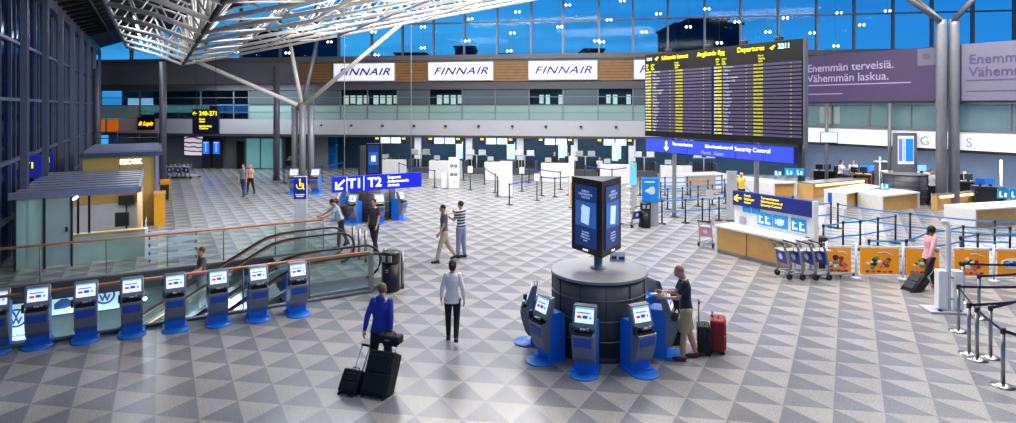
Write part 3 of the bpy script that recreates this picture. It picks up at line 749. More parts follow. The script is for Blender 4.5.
def escalator(o0, o1, rend_, label, rlab, flat=-1.6, zlow=-4.5):
    t = thing('escalator', label, 'escalator', PR(0, 0), RB)       # local x = r, y = o
    tan = .55
    def path(h, off=0, n=5):       # profile of a line h above the step line, from lower left to upper right
        pts = []
        rl = flat - (-zlow) / tan
        pts += [(rl - 1.6, zlow + h), (rl - .2, zlow + h)]
        pts += [(rl + .4, zlow + h + .18), ]
        pts += [(flat - .5, -.24 + h), (flat - .2, -.1 + h), (flat + .2, -.02 + h), (flat + .6, h), (rend_ - .3, h)]
        return pts
    up_, lo = path(.93), path(.05)
    for y in (o0, o1):
        m = MB()
        for i in range(len(up_) - 1):
            a, b, c, d = lo[i], lo[i + 1], up_[i + 1], up_[i]
            m.quad((a[0], y, a[1]), (b[0], y, b[1]), (c[0], y, c[1]), (d[0], y, d[1]))
        # rounded newel glass
        cx, cz, rr = rend_ - .3, .49, .42
        arc = [(cx + rr * math.sin(PI * k / 10), cz + rr * math.cos(PI * k / 10)) for k in range(11)]
        m.bm.faces.new([m.bm.verts.new(Vector((x, y, z))) for x, z in arc])
        m.build('balustrade_glass', GL_RAIL, t)
        hp = [(x, z) for x, z in up_[:-1]] + [(cx + (rr + .03) * math.sin(PI * k / 10), cz + (rr + .03) * math.cos(PI * k / 10)) for k in range(11)]
        MB().tube([(x, y, z) for x, z in hp], .032, 8).build('handrail', M_RUB, t)
        MB().tube([(x, y, z - .05) for x, z in up_[:-1]], .028, 6).build('copper_trim', M_ORANGEWOOD, t)
        m = MB()
        for i in range(len(lo) - 1):
            a, b = lo[i], lo[i + 1]
            m.prism([(a[0], a[1] - .28), (b[0], b[1] - .28), (b[0], b[1] + .06), (a[0], a[1] + .06)], 'y', y - .06, y + .06)
        m.build('skirt', mat('escalator skirt', '#b9bcc0', .25, .6), t)
    m = MB()
    rl = flat - (-zlow) / tan; n = 24
    for k in range(n):
        x = rl + (flat - rl) * k / n; z = zlow + (-zlow) * (k + .5) / n
        m.b2(x, x + (flat - rl) / n + .02, o0 + .08, o1 - .08, z - .22, z)
    m.build('steps', mat('escalator steps', '#27272c', .35, .5), t)
    m = MB(); m.b2(flat, rend_ + .5, o0 + .08, o1 - .08, .0, .012); m.build('comb_plate', M_CHROME, t)
    m = MB()
    a, b = lo[2], lo[3]; m.prism([(a[0], a[1] - .9), (b[0] + .5, b[1] - .9), (b[0] + .5, b[1] - .2), (a[0], a[1] - .2)], 'y', o0 - .05, o1 + .05)
    m.build('truss_box', mat('escalator cladding', '#8a8e92', .3, .5), t)
    MB().b2(rend_ + .02, rend_ + .06, o0 - .1, o0 + .0, .3, .5).build('indicator', mat('magenta indicator', '#b03080', .4, emit=.4, noise=0), t)
    return t
escalator(.22, 1.28, .62, 'nearer escalator descending left behind the near glass railing', '')
escalator(3.3, 4.3, .45, 'farther escalator carrying a man in a grey shirt', '')
t = thing('stair_stripes', 'pale step edges of the stair between the two escalators', 'stair', PR(0, 0), RB)
for k in range(14):
    x = -1.8 - k * .42; z = -.2 - k * .23
    MB().b2(x - .42, x, 1.5, 3.1, z - .23, z).build('step', mat('stair step', '#8f979c', .35), t)
    if k == 13: pass
t.name = 'staircase'; t['label'] = 'pale staircase going down between the two escalators'
# lower level screens and lights
for i, (p, lab, wd, z0, z1) in enumerate(((16.5, 'white lit advert with a blue round emblem on the lower wall, far left', 1.0, -1.5, -.48), (67.5, 'lit advert with a blue car shape on the lower wall', .72, -.95, -.32), (105, 'lit blue and white advert with a round emblem on the lower wall', .7, -1.0, -.3))):
    k = (p - CX) / F; a = P0 + A * 5.45; r_ = (k * a.y - a.x) / (B.x - k * B.y)
    q = PR(r_, 5.5, z0); t = thing('advert_screen', lab, 'screen', q, RB)
    MB().b2(-wd / 2 - .04, wd / 2 + .04, -.06, .04, -.04, z1 - z0 + .04).build('frame', M_DGREY, t)
    MB().b2(-wd / 2, wd / 2, -.08, -.06, 0, z1 - z0).build('screen', mat('advert pale blue', '#b9d4ea', .4, emit=.9, noise=.1, scale=2), t)
    h_ = z1 - z0
    mb_ = mat('emblem blue', '#1f4f98', .4, emit=.3, noise=0)
    if i != 1:
        m = MB().lathe([(.2, 0), (.25, 0), (.25, .01), (.2, .01)], 24); o = m.build('emblem_ring', mb_, t); o.rotation_euler = (PI / 2, 0, 0); o.location = (0, -.09, h_ * .6)
        text('V', .24, t, (0, -.1, h_ * .6 + .08), mb_, bold=.01); text('W', .24, t, (0, -.1, h_ * .6 - .08), mb_, bold=.01)
        if i == 0: text('Das Auto', .1, t, (0, -.1, .14), M_DGREY)
    else:
        MB().prism([(-.3, .15), (.3, .15), (.32, .27), (.12, .3), (0, .42), (-.15, .42), (-.3, .3)], 'y', -.09, -.08).build('car_shape', mb_, t)
t = thing('lower_showcase', 'pale teal glass showcase on the lower level below the adverts', 'showcase', PR(-9.5, 5.0, -4.6), RB)
MB().b2(-3.5, 4, -.3, .3, 0, 2.6).build('cabinet', mat('showcase glow', '#5c8f93', .3, emit=.35, ecol='#7fb8b8', noise=.4, scale=1.2), t)
m = MB()
for k in range(9): m.b2(-3.5 + k * .93, -3.46 + k * .93, -.34, -.3, 0, 2.6)
m.b2(-3.5, 4, -.34, -.3, 1.25, 1.3); m.build('frame', M_DGREY, t)
for i, (r_, o_, z_) in enumerate(((-2.6, 2.3, -.9), (-3.6, 1.4, -1.2), (-4.4, 2.9, -1.0), (-5.4, 2.5, -1.6), (-6.2, 1.4, -1.6), (-3.2, 5.3, -.8), (-5.0, 5.3, -.8), (-6.8, 5.3, -.8), (-7.6, 4.9, -1.3), (-2.2, .9, -1.5), (-4.9, .8, -1.9), (-8.4, 2.0, -2.2))):
    tt = thing('spot_lamp', 'small bright spot lamp in the escalator opening, %s one counting from the nearest railing end' % ORD[i], 'lamp', PR(r_, o_, z_), 0, 'spot lamps in the escalator opening')
    MB().ell((0, 0, 0), (.05, .05, .05), u=8, v=6).build('glow_ball', M_SPOT, tt); MB().tube([(0, 0, .04), (0, 0, .12)], .02, 6).build('stem', M_DGREY, tt)

# bollards and bin at the escalator landing
for p, q, lab in ((353.3, 256, 'left of the walking man at the escalator landing'), (359.2, 259, 'second from the left at the escalator landing'), (365.8, 262, 'directly left of the man in the grey T-shirt'), (385, 284, 'between that man and the litter bin'), (402.3, 288, 'right of the black litter bin')):
    tt = thing('steel_bollard', 'slim brushed steel bollard ' + lab, 'bollard', G(p, q))
    MB().tube([(0, 0, 0), (0, 0, .96)], .048, 14).build('post', M_CHROME, tt); MB().lathe([(.07, 0), (.07, .015), (.05, .02)], 16).build('base', M_DGREY, tt)
def litter_bin(c, rz, lab, R=.235, h=1.02):
    tt = thing('litter_bin', lab, 'litter bin', c, rz)
    MB().lathe([(R * .98, 0), (R, .03), (R, h * .72)], 28).build('drum', M_BLACK, tt)
    MB().lathe([(R * 1.03, h * .72), (R * 1.03, h - .05), (R * .98, h), (0, h)], 28).build('lid', M_BLACK, tt)
    m = MB(); m.b2(-.13, -.035, -R * 1.06, -R * .9, h * .78, h * .93); m.b2(.035, .13, -R * 1.06, -R * .9, h * .78, h * .93); m.build('inlet_flap', M_LGREY, tt)
    text('roska\nwaste', .05, tt, (0, -R - .015, h * .6), M_LGREY)
    return tt
litter_bin(G(390, 291.5) + Vector((0, .1, 0)), -.25, 'black round litter bin with two pale flaps at the escalator end')

# T1 T2 sign
t = thing('terminal_sign', 'hanging blue sign with arrow reading T1 T2', 'sign', D(378, 189.5, 20.0) , RB)
MB().b2(-1.5, 1.5, -.06, .06, 0, .49).build('panel', mat('royal blue sign', '#1420c0', .35, emit=.45, ecol='#1626d8', noise=0), t)
text('T1', .42, t, (-.78, -.075, .245), M_WLET, bold=.012); text('T2', .42, t, (-.13, -.075, .245), M_WLET, bold=.012)
text('Saapuvat\nAnkommande\nArrivals', .13, t, (.3, -.075, .45), M_WLET, align='LEFT', bold=.003)
m = MB(); m.b2(-1.05, -1.03, -.07, -.06, .02, .47).b2(-.5, -.48, -.07, -.06, .02, .47); m.build('divider', M_WLET, t)
m = MB(); m.box((-1.25, -.07, .26), (.38, .015, .06), R=Matrix.Rotation(-.75, 4, 'Y')); m.b2(-1.41, -1.35, -.08, -.06, .09, .33); m.b2(-1.41, -1.17, -.08, -.06, .09, .15); m.build('arrow', mat('pale yellow arrow', '#f0f090', .5, emit=.9, noise=0), t)
for s_ in (-1.1, 1.15): MB().tube([(s_, 0, .49), (s_, 0, 7.6)], .012, 5).build('hanging_wire', M_LGREY, t)

# ================================================================ DEPARTURES BOARD
bl = Vector((6.17, 27.5, 0)); brd = Vector((10.06, 20.75, 0)); mid = (bl + brd) / 2; ang = math.atan2(brd.y - bl.y, brd.x - bl.x); W = (brd - bl).length
t = thing('departures_board', 'huge black flight departures board with yellow headings and rows', 'departures board', (mid.x, mid.y, 3.5), ang)
h = 3.64
def BX(px):
    k = (px - CX) / F; return (k * mid.y - mid.x) / (math.cos(ang) - k * math.sin(ang))
MB().b2(-W / 2, W / 2, .0, .14, 0, h).build('cabinet', M_BLACK, t)
MB().b2(W / 2, W / 2 + .06, -.03, .16, -.1, h + .05).build('side_frame', M_STEEL, t)
MROW = mat('flap row grey', '#4a4462', .4, emit=.14, ecol='#574f70', noise=.05); MROWY = mat('flap yellow', '#94920e', .5, emit=.2, ecol='#d8d400', noise=.45, scale=14)
MROWW = mat('flap white', '#aaa8b0', .5, emit=.35, ecol='#c8c6d0', noise=.5, scale=14)
nrow = 20
MYELD = mat('dim yellow letters', '#e0d800', .5, emit=.5, noise=0)
dests = 'Tukholma,Oulu,Kuusamo,Rovaniemi,Tallinna,Riika,Kööpenhamina,Lontoo LHR,Vaasa,Pariisi,Tampere,Berliini,Frankfurt,Hampuri,Kuopio,Oslo,Brysseli,Praha,Wien,Ivalo'.split(',')
times = ['%02d:%02d' % (19 + i // 7, (i * 17) % 60) for i in range(40)]
for half in (0, 1):
    x0 = -W / 2 + .05 + half * (W / 2); x1 = x0 + W / 2 - .12
    rows = MB(); yl = MB(); wl = MB()
    for k in range(nrow):
        z = h - .84 - k * .135
        rows.b2(x0 + .04, x1, -.02, 0, z, z + .085)
        for (a_, b_, q) in ((.02, .15, wl), (.18, .36, yl), (.95 + .9, 2.25, yl)):
            (q).b2(x0 + a_, x0 + b_, -.028, -.02, z + .01, z + .075)
        for a_ in (1.5, 3.35): yl.b2(x0 + a_, x0 + a_ + .05, -.024, -.02, z + .02, z + .06)
    rows.build('flap_row', MROW, t); yl.build('flap_pattern', MROWY, t); wl.build('flap_pattern', MROWW, t)
    text('\n'.join(dests[half * 3:] + dests[:half * 3]), .108, t, (x0 + .48, -.03, h - .745), MROWW, align='LEFT', line=1.25)
    text('\n'.join(times[half * 20:half * 20 + 20]), .1, t, (x0 + .17, -.034, h - .75), MYELD, align='LEFT', line=1.35)
text('Lähtevät lennot', .24, t, (BX(675), -.03, h - .22), M_YEL, bold=.002)
text('Avgående flyg', .25, t, (BX(711), -.03, h - .22), M_YEL, bold=.002)
text('Departures', .26, t, (BX(751), -.03, h - .20), M_YEL, bold=.002)
text('2211', .24, t, (BX(784.5), -.03, h - .2), mat('clock letters', '#c8ffd0', .5, emit=1.3, noise=0), bold=.008)
text('2211', .17, t, (-W / 2 + .33, -.03, h - .22), mat('clock letters', '#c8ffd0'), bold=.004)
for x in (-W / 2 + .1, .15): text('Aika\nTid\nTime', .1, t, (x, -.03, h - .42), MYELD, align='LEFT')
for x in (-W / 2 + .42, .45): text('Lento\nFlyg\nFlight', .1, t, (x, -.03, h - .42), MYELD, align='LEFT')
for x in (-W / 2 + 1.85, 2.1): text('Portti\nUtgång\nGate', .1, t, (x, -.03, h - .42), MYELD, align='LEFT')
for x in (BX(657), BX(773)):
    m = MB(); m.box((x, -.03, h - .2), (.22, .01, .05), R=Matrix.Rotation(-.4, 4, 'Y')); m.box((x + .02, -.03, h - .22), (.05, .01, .16), R=Matrix.Rotation(.5, 4, 'Y')); m.build('plane_symbol', M_YEL, t)
for x in (-2.55, 1.65):
    m = MB(); m.tube([(x, .46, -3.5), (x, .46, h - .3)], .09, 14); m.build('support_post', M_LGREY, t)
    MB().lathe([(.2, 0), (.2, .02), (.11, .03)], 18, (x, .46, -3.5)).build('post_base', M_DGREY, t)
sg = thing('security_sign', 'long blue lit sign reading Security Control under the departures board', 'sign', (mid.x, mid.y, 2.83), ang)
MB().b2(-W / 2 + .1, W / 2 - .35, -.02, .2, 0, .58).build('casing', M_NAVY, sg)
wseg = (W - .45) / 6
for k in range(6):
    x0 = -W / 2 + .1 + k * wseg
    MB().b2(x0 + .02, x0 + wseg - .02, -.04, -.02, .02, .56).build('lit_panel', mat('violet blue panel', '#2a3ee8', .3, emit=.85, ecol='#3346f0', noise=.1, scale=1.2), sg)
text('Turvatarkastus', .19, sg, (-W / 2 + 2.3, -.05, .40), M_WLET); text('Säkerhetskontroll', .19, sg, (-W / 2 + 4.2, -.05, .40), M_WLET); text('Security Control', .23, sg, (-W / 2 + 5.75, -.05, .38), M_WLET)
text('Portit   Gates', .2, sg, (-W / 2 + 3.9, -.05, .14), mat('ghost letters', '#8fa0ff', .5, emit=.8, noise=0))
m = MB(); m.b2(-W / 2 + 1.35, -W / 2 + 1.42, -.06, -.04, .15, .5); m.box((-W / 2 + 1.33, -.05, .17), (.18, .01, .05), R=Matrix.Rotation(.8, 4, 'Y')); m.box((-W / 2 + 1.44, -.05, .17), (.18, .01, .05), R=Matrix.Rotation(-.8, 4, 'Y')); m.build('down_arrow', M_WLET, sg)
for x in (-2.5, -.3, 1.4, 2.9):
    tt = thing('board_floodlight', 'small dark floodlight on top of the departures board, %s from the left' % ORD[(-2.5, -.3, 1.4, 2.9).index(x)], 'lamp', Vector((mid.x, mid.y, 7.17)) + Vector((math.cos(ang), math.sin(ang), 0)) * x, ang, 'floodlights on the departures board')
    MB().b2(-.15, .15, .0, .14, 0, .14, bev=.02).build('housing', M_DGREY, tt); MB().tube([(0, .08, .12), (0, .08, .26)], .02, 6).build('stem', M_DGREY, tt)

# ================================================================ CHECK-IN DESKS AT THE BACK
M_STEELBELT = mat('conveyor steel', '#5b5d62', .35, .5)
dk = [(378, 402), (429, 459), (484.5, 508), (541, 570), (600, 630), (661, 692)]
olab = ['first from the left', 'second, behind the pictogram totem', 'third, behind the plain totem', 'fourth, by the person in black', 'fifth, behind the three-sided display', 'sixth, under the Security sign']
for i, (a_, b_) in enumerate(dk):
    base_y = 176.5 + i * 1.6
    pl, pr = G(a_, base_y), G(b_, base_y + .6); wd = (pr - pl).length; c = (pl + pr) / 2
    t = thing('checkin_desk', 'white check-in desk at the back wall, ' + olab[i], 'desk', c, RF, 'white check-in desks along the back')
    MB().b2(-wd / 2, wd / 2, 0, .06, 0, 1.12).build('front_panel', M_WHITE, t)
    for x in (-wd / 2, wd / 2 - .05): MB().b2(x, x + .05, .06, .9, 0, 1.12).build('side_panel', M_WHITE, t)
    MB().b2(-wd / 2, wd / 2, 0, .5, 1.12, 1.16).build('counter_top', M_WHITEM, t)
    for s_ in (-.3, .3):
        tt = thing('computer_monitor', ('dark' if s_ > 0 else 'pale') + ' monitor on the check-in desk, ' + olab[i], 'monitor', c + Vector((s_ * wd * .8, .25, 1.16)), RF + .2 * s_, 'computer monitors on the check-in desks')
        MB().b2(-.2, .2, -.02, .02, .08, .36).build('housing', M_DGREY if s_ > 0 else M_LGREY, tt); MB().b2(-.03, .03, -.03, .05, 0, .1).build('foot', M_DGREY, tt)
    # pair of lit screens above with navy end plates
    sc_ = FP((a_ + b_) / 2 + (0 if i != 1 else 0), 2.2, -.2)
    tt = thing('overhead_screens', 'white lit screen pair with navy ends over check-in desk, ' + olab[i], 'screen', (sc_.x, sc_.y, 2.16), RF, 'lit screens over the check-in desks')
    for s_ in (-.4, .4):
        MB().b2(s_ - .37, s_ + .37, -.06, .02, 0, .5).build('casing', M_LGREY, tt)
        MB().b2(s_ - .34, s_ + .34, -.08, -.06, .03, .47).build('screen', mat('ice white screen', '#b8dcf6', .3, emit=1.6, noise=.05), tt)
    for s_ in (-1.02, 1.02): 
        MB().b2(s_ - .24, s_ + .24, -.06, .02, 0, .5).build('end_plate', M_NAVY, tt)
        MB().b2(s_ - .15, s_ + .1, -.07, -.06, .3, .42).build('row_number', M_YEL, tt)
    MB().b2(-.03, .03, -.02, .02, .5, .62).build('bracket', M_DGREY, tt)
    # conveyor station to the right of each desk
    cp = FP(b_ + 15 if i < 5 else b_ + 14, 0, -.6)
    t = thing('baggage_conveyor', 'steel baggage conveyor opening ' + ['with grey screens, right of the first', 'with white screens, right of the second', 'with white screens, right of the third', 'right of the fourth', 'right of the fifth', 'right of the sixth'][i] + ' check-in desk', 'conveyor', cp, RF)
    MB().b2(-.75, .75, 0, 1.4, 0, .35).build('belt_bed', M_STEELBELT, t)
    for x in (-.85, .75): MB().b2(x, x + .1, 0, 1.4, 0, .95).build('side_wall', M_STEELBELT, t)
    m = MB()
    for k in range(7): m.b2(-.72 + k * .21, -.55 + k * .21, 1.0, 1.05, .35, .95)
    m.build('strip_curtain', M_DGREY, t)
    MB().tube([(0, .3, .35), (0, .3, 1.35)], .04, 8).b2(-.75, .75, .25, .35, 1.3, 1.36).build('screen_arm', M_LGREY, t)
    for s_ in (-.42, .42):
        MB().b2(s_ - .25, s_ + .25, .15, .32, 1.36, 1.72, bev=.02).build('screen', M_LGREY if i in (0, 3) else M_WHITEM, t)
for p, q, w_, lab in ((453.5, 149.5, .46, 'left'), (507, 149.5, .56, 'middle'), (561, 150, .6, 'right of the centre'), (617, 150, .6, 'rear of the display')):
    v = FP(p, 1.0, -1.8); tt = thing('light_panel', 'bright pale blue light panel on the pilaster, %s one in the row' % lab, 'light panel', v, RF)
    MB().b2(-w_ / 2 - .03, w_ / 2 + .03, -.03, .05, -.03, 1.23).build('frame', M_LGREY, tt)
    MB().b2(-w_ / 2, w_ / 2, -.05, -.03, 0, 1.2).build('diffuser', mat('pale blue light', '#a8d4f8', .3, emit=1.1, noise=.05), tt)
# small black spotlights under the fascia
for i, p in enumerate((322, 352, 383, 414.5, 446, 479, 512.5, 546, 581, 616)):
    v = FP(p, 3.45, .12); tt = thing('fascia_spotlight', 'tiny black spotlight on the pale fascia above check-in, %s from the left' % ORD[i], 'lamp', v, RF, 'black spotlights on the fascia')
    MB().ell((0, -.02, 0), (.1, .1, .08), u=10, v=6).build('head', M_BLACK, tt); MB().b2(-.02, .02, 0, .12, -.02, .02).build('arm', M_BLACK, tt)
# totems in the check-in area
def totem(px, py, hgt, wd, lab, rz=0, col=M_WHITEM, dep=.12):
    tt = thing('white_totem', lab, 'totem', G(px, py), rz)
    MB().b2(-wd / 2, wd / 2, 0, dep, .02, hgt).build('body', col, tt); MB().b2(-wd / 2 - .02, wd / 2 + .02, -.02, dep + .02, 0, .03).build('base', M_DGREY, tt)
    return tt
tt = totem(454, 189, 1.85, .62, 'white totem with black round pictograms before the second check-in desk')
m = MB()
for (x, z) in ((-.13, 1.35), (.1, 1.35), (-.13, .85), (.1, .85)):
    m.lathe([(.055, 0), (.095, 0), (.095, .006), (.055, .006)], 14, (x, z, 0)); m.b2(x - .07, x + .07, z - .012, z + .012, 0, .006)
m.lathe([(.0, 0), (.04, 0), (.04, .006)], 10, (0, .42, 0)); o = m.build('pictogram', M_BLACK, tt); o.rotation_euler = (PI / 2, 0, 0); o.location = (0, -.005, 0)
tt = totem(444.5, 188.5, .95, .36, 'low white box on black castors, left of the pictogram totem'); 
tt = totem(506, 197.3, 1.95, .68, 'plain white totem with a dark top, among the queue posts')
MB().b2(-.36, .36, -.02, .14, 1.95, 1.98).build('cap', M_DGREY, tt)
tt = totem(571.5, 207.5, 2.45, .24, 'narrow white and wooden totem just left of the three-sided display')
MB().b2(-.06, .06, -.01, 0, .1, 1.2).build('wood_inlay', M_WOOD, tt)
t = thing('display_rack', 'tall pale blue and white rack with shelves behind the three-sided display', 'rack', G(633.5, 214), -.1)
MB().b2(-.14, .14, 0, .1, .02, 2.3).build('body', M_LGREY, t); MB().b2(-.13, .13, -.03, 0, 1.3, 2.28).build('blue_panel', mat('pale cyan panel', '#6fc0d8', .4, emit=.3, noise=.2), t)
for z in (.3, .6, .9, 1.2): MB().b2(-.32, -.1, -.1, .1, z, z + .05).build('shelf', M_WHITEM, t)
tt = totem(732, 221, 2.1, .4, 'white totem with a faint circle at the blue and yellow Check-in sign', RW + .9, M_WHITEM, .12)
m = MB().lathe([(.06, 0), (.075, 0), (.075, .004), (.06, .004)], 16); o = m.build('circle_mark', M_LGREY, tt); o.rotation_euler = (PI / 2, 0, 0); o.location = (0, -.006, 1.85)
# blue emblem sign with bin and pillar
t = thing('emblem_sign', 'bright blue square sign with a white emblem above the black bin', 'sign', G(654.5, 226.2), -.12)
MB().b2(-.16, .16, 0, .3, 0, 1.05).build('grey_pillar', M_LGREY, t)
MB().b2(-.5, .16, -.08, -.02, .98, 1.92).build('panel', mat('emblem sign blue', '#1078cc', .35, emit=.35, ecol='#1078cc', noise=0), t)
m = MB(); m.ell((-.2, -.085, 1.42), (.15, .012, .1)); m.ell((-.1, -.085, 1.5), (.11, .012, .1)); m.ell((-.12, -.085, 1.36), (.12, .012, .08)); m.ell((-.3, -.085, 1.42), (.08, .012, .05)); m.box((-.05, -.085, 1.43), (.12, .01, .14), rz=0)
m.build('white_emblem', M_WHITEM, t)
MB().b2(-.4, 0, -.085, -.08, 1.78, 1.8).build('print_line', M_WLET, t)
litter_bin(G(645.5, 227) , -.1, 'black litter bin under the bright blue emblem sign', .21, .98)

# ================================================================ COUNTERS ON THE RIGHT
# white information desk with blue and yellow sign
t = thing('information_desk', 'white and birch information desk with blue pictogram plates, behind the luggage trolleys', 'desk', (6.87, 20.2, 0), RW)
L_ = 2.87
MB().b2(0, L_, .02, .08, .12, .84).build('wood_front', M_WOOD, t)
for x in (0, L_ - .06): MB().b2(x, x + .06, 0, .75, .0, .84).build('side_panel', M_WHITEM, t)
MB().b2(-.02, L_ + .02, -.04, .8, .84, .9).build('counter_top', M_WHITEM, t)
MB().b2(0.06, L_, .05, .1, 0, .12).build('plinth', M_CHROME, t)
MB().b2(1.2, 1.215, .0, .02, .12, .84).build('joint', M_DWOOD, t)
MB().b2(.1, L_ + .1, .8, .88, 0, 1.55).build('back_panel', M_WHITEM, t)
MB().b2(.1, L_ + .1, .72, .9, 1.53, 2.0).build('sign_board', mat('navy sign board', '#1a2a7c', .4, emit=.12, ecol='#1a2a7c', noise=0), t)
MB().b2(L_ + .1, L_ + .16, .7, .92, 0, 2.02).build('end_post', M_WHITEM, t)
text('\u2190', .34, t, (.32, .71, 1.77), M_YEL, bold=.012)
text('Portit\nUtgångar\nGates', .11, t, (.56, .71, 1.95), M_YEL, align='LEFT'); text('Turvatarkastus\nSäkerhetskontroll\nSecurity Control', .11, t, (1.2, .71, 1.95), M_YEL, align='LEFT')
for k, (x, xe) in enumerate(((1.03, 1.56), (1.6, 2.1), (2.22, 2.72))):
    MB().b2(x, xe, .775, .8, 1.02, 1.42).build('picto_plate', M_PICTO, t)
    m = MB()
    if k == 1:
        o = text('i@!', .22, t, (x + .25, .76, 1.22), M_WLET)
    else:
        for q in (-.04, .2):
            m.b2(x + .1 + q, x + .14 + q, .765, .775, 1.08, 1.32); m.b2(x + .1 + q, x + .26 + q, .765, .775, 1.08, 1.13); m.lathe([(0, 0), (.035, 0), (.035, .01)], 10, (x + .2 + q, .765, 1.27))
        m.build('pictogram', M_WLET, t)
MB().b2(.35, .55, .74, .8, .95, 1.15).build('socket_plate', M_LGREY, t)
# thin sign between panel and post: small blue plates under the sign
MB().b2(.45, .75, .77, .8, 1.34, 1.5).b2(.8, 1.1, .77, .8, 1.34, 1.5).build('small_plate', M_PICTO, t)

def block_desk(loc, rz, wx, dy, h, label, front='white', side=False, name='service_counter'):
    """counter with white left part, wooden recess"""
    t = thing(name, label, 'counter', loc, rz)
    MB().b2(0, wx, 0, dy, h - .07, h).build('counter_top', M_WHITEM if front == 'white' else M_LGREY, t)
    MB().b2(0, .08, 0, dy, 0, h - .07).b2(wx - .08, wx, 0, dy, 0, h - .07).build('end_panel', M_WHITE, t)
    MB().b2(.08, wx - .08, .25, .32, 0, h - .07).build('wood_front', M_WOOD, t)
    MB().b2(.08, wx - .08, dy - .06, dy, 0, h - .07).build('rear_panel', M_WOOD, t)
    return t
def line_desk(p0, p1, dep, h, label, white_first=True, glow=False):
    """counter whose visible long face runs from ground p0 to p1; depth goes to the back"""
    a, b = Vector(p0), Vector(p1); d = b - a; rz = math.atan2(d.y, d.x); Lg = d.length
    t = thing('service_counter', label, 'counter', a, rz)
    if glow:
        MB().b2(0, Lg, -.05, dep, h - .06, h).build('counter_top', mat('dark stone top', '#77757a', .3), t)
        MB().b2(.05, Lg - .05, .12, .2, 0, h - .06).build('wood_front', M_WOOD, t)
        MB().b2(.35, Lg - .3, .02, .1, h - .2, h - .07).build('light_strip', mat('warm strip light', '#ffd9a0', .4, emit=2.2, ecol='#ffcf90', noise=0), t)
        for x in (0, Lg - .06): MB().b2(x, x + .06, 0, dep, 0, h - .06).build('end_panel', M_WOOD, t)
    else:
        MB().b2(-.02, Lg + .02, -.02, dep, h - .07, h).build('counter_top', M_WHITEM, t)
        MB().b2(0, Lg, 0, .06, 0, h - .07).build('front_panel', M_WOOD, t)
        MB().b2(-.02, .04, -.02, dep, 0, h - .05).build('end_panel', M_WHITE, t)
        MB().b2(Lg - .04, Lg + .02, -.02, dep, 0, h - .05).build('end_panel', M_WHITE, t)
        MB().b2(0, Lg, dep - .06, dep, 0, h - .07).build('rear_panel', M_WHITE, t)
    return t
def white_block(pa, pb, pc, h, label):
    """ground points: near-left corner of the white end (pa), corner between white end and wooden side (pb), far end of wooden side (pc)"""
    a, b, c = Vector(pa), Vector(pb), Vector(pc)
    t = thing('service_counter', label, 'counter', b)
    d = c - b; e = a - b
    def quadbox(name, p, u, v, z0, z1, m_):
        m = MB(); ps = [p, p + u, p + u + v, p + v]
        m.prism([(q.x, q.y) for q in ps], 'z', z0, z1); return m.build(name, m_, t)
    quadbox('counter_top', Vector((0, 0, 0)), d * 1.01, e * 1.01, h - .06, h, M_WHITEM)
    quadbox('end_panel', Vector((0, 0, 0)), e, d.normalized() * .06, 0, h - .06, M_WHITE)
    quadbox('far_end_panel', d - d.normalized() * .06, e, d.normalized() * .06, 0, h - .06, M_WHITE)
    quadbox('wood_panel', d.normalized() * .06 + e.normalized() * .15, d - d.normalized() * .12, e.normalized() * .05, 0, h - .06, M_WOOD)
    return t
# ground corners measured on the photograph
white_block(G(824, 205), G(846.4, 209.4), G(884, 201.4), .76, 'white counter with a blue sticker, left of the white block counter')
white_block(G(857.5, 207), G(882.5, 212.6), G(919.7, 208), .76, 'white block counter with wooden side, before the round grey desk')
white_block(G(944, 222.5), G(975.5, 228), G(1060, 222), .75, 'large white counter with brown recess at the right edge of the frame')
line_desk(G(937, 210.5), G(990, 205), .25, .74, 'wooden counter with warm strip light before the twin columns', glow=True)
line_desk(G(813, 198), G(868, 192), .9, .77, 'long wooden counter with warm strip light before the seated staff', glow=True)
cb = G(774, 197); white_block(cb + A * 4, cb, G(797, 196), .75, 'long white and wooden counter behind the navy sign, with plates on top')
line_desk(G(684.5, 190), G(726, 188), 1.2, .86, 'birch counter with pale top behind the blue belts under the Security sign')
t = thing('blue_sticker', 'small blue vertical sticker on white counter', 'sticker', G(829.8, 206.2) + Vector((-.02, -.05, .2)), -.6)
MB().b2(-.09, .09, -.01, .01, 0, .45).build('label_plate', mat('sticker blue', '#1a50b0', .4), t)
for p, q, Y, lab, n in ((794.5, 176.5, 33.2, 'two cyan plates with pictograms standing on the far white counter', 2), (778, 177, 33.6, 'single small cyan desk sign on the far white counter', 1), (884.5, 190.5, 29.6, 'single small cyan desk sign on the white counter by the round desk', 1), (1009, 200, 24.6, 'cyan pictogram plate pair on the large white counter at the right edge', 2)):
    g_ = D(p, q, Y); t = thing('desk_sign', lab, 'sign', g_, RF)
    s_ = .26 if n == 2 else .22
    if p > 1000: s_ = .22
    for k in range(n):
        x0 = -s_ * n + k * 2 * s_
        MB().b2(x0 + .02, x0 + 2 * s_ - .02, -.02, .02, .05, .05 + (.40 if n == 2 else .28)).build('plate', M_PICTO, t)
        x = x0 + s_; MB().b2(x - .13, x - .09, -.03, -.02, .12, .34).b2(x - .13, x - .02, -.03, -.02, .12, .16).b2(x + .05, x + .12, -.03, -.02, .12, .28).build('pictogram', M_WLET, t)
    MB().b2(-.03, .03, -.02, .02, -.0, .07).build('stem', M_LGREY, t)
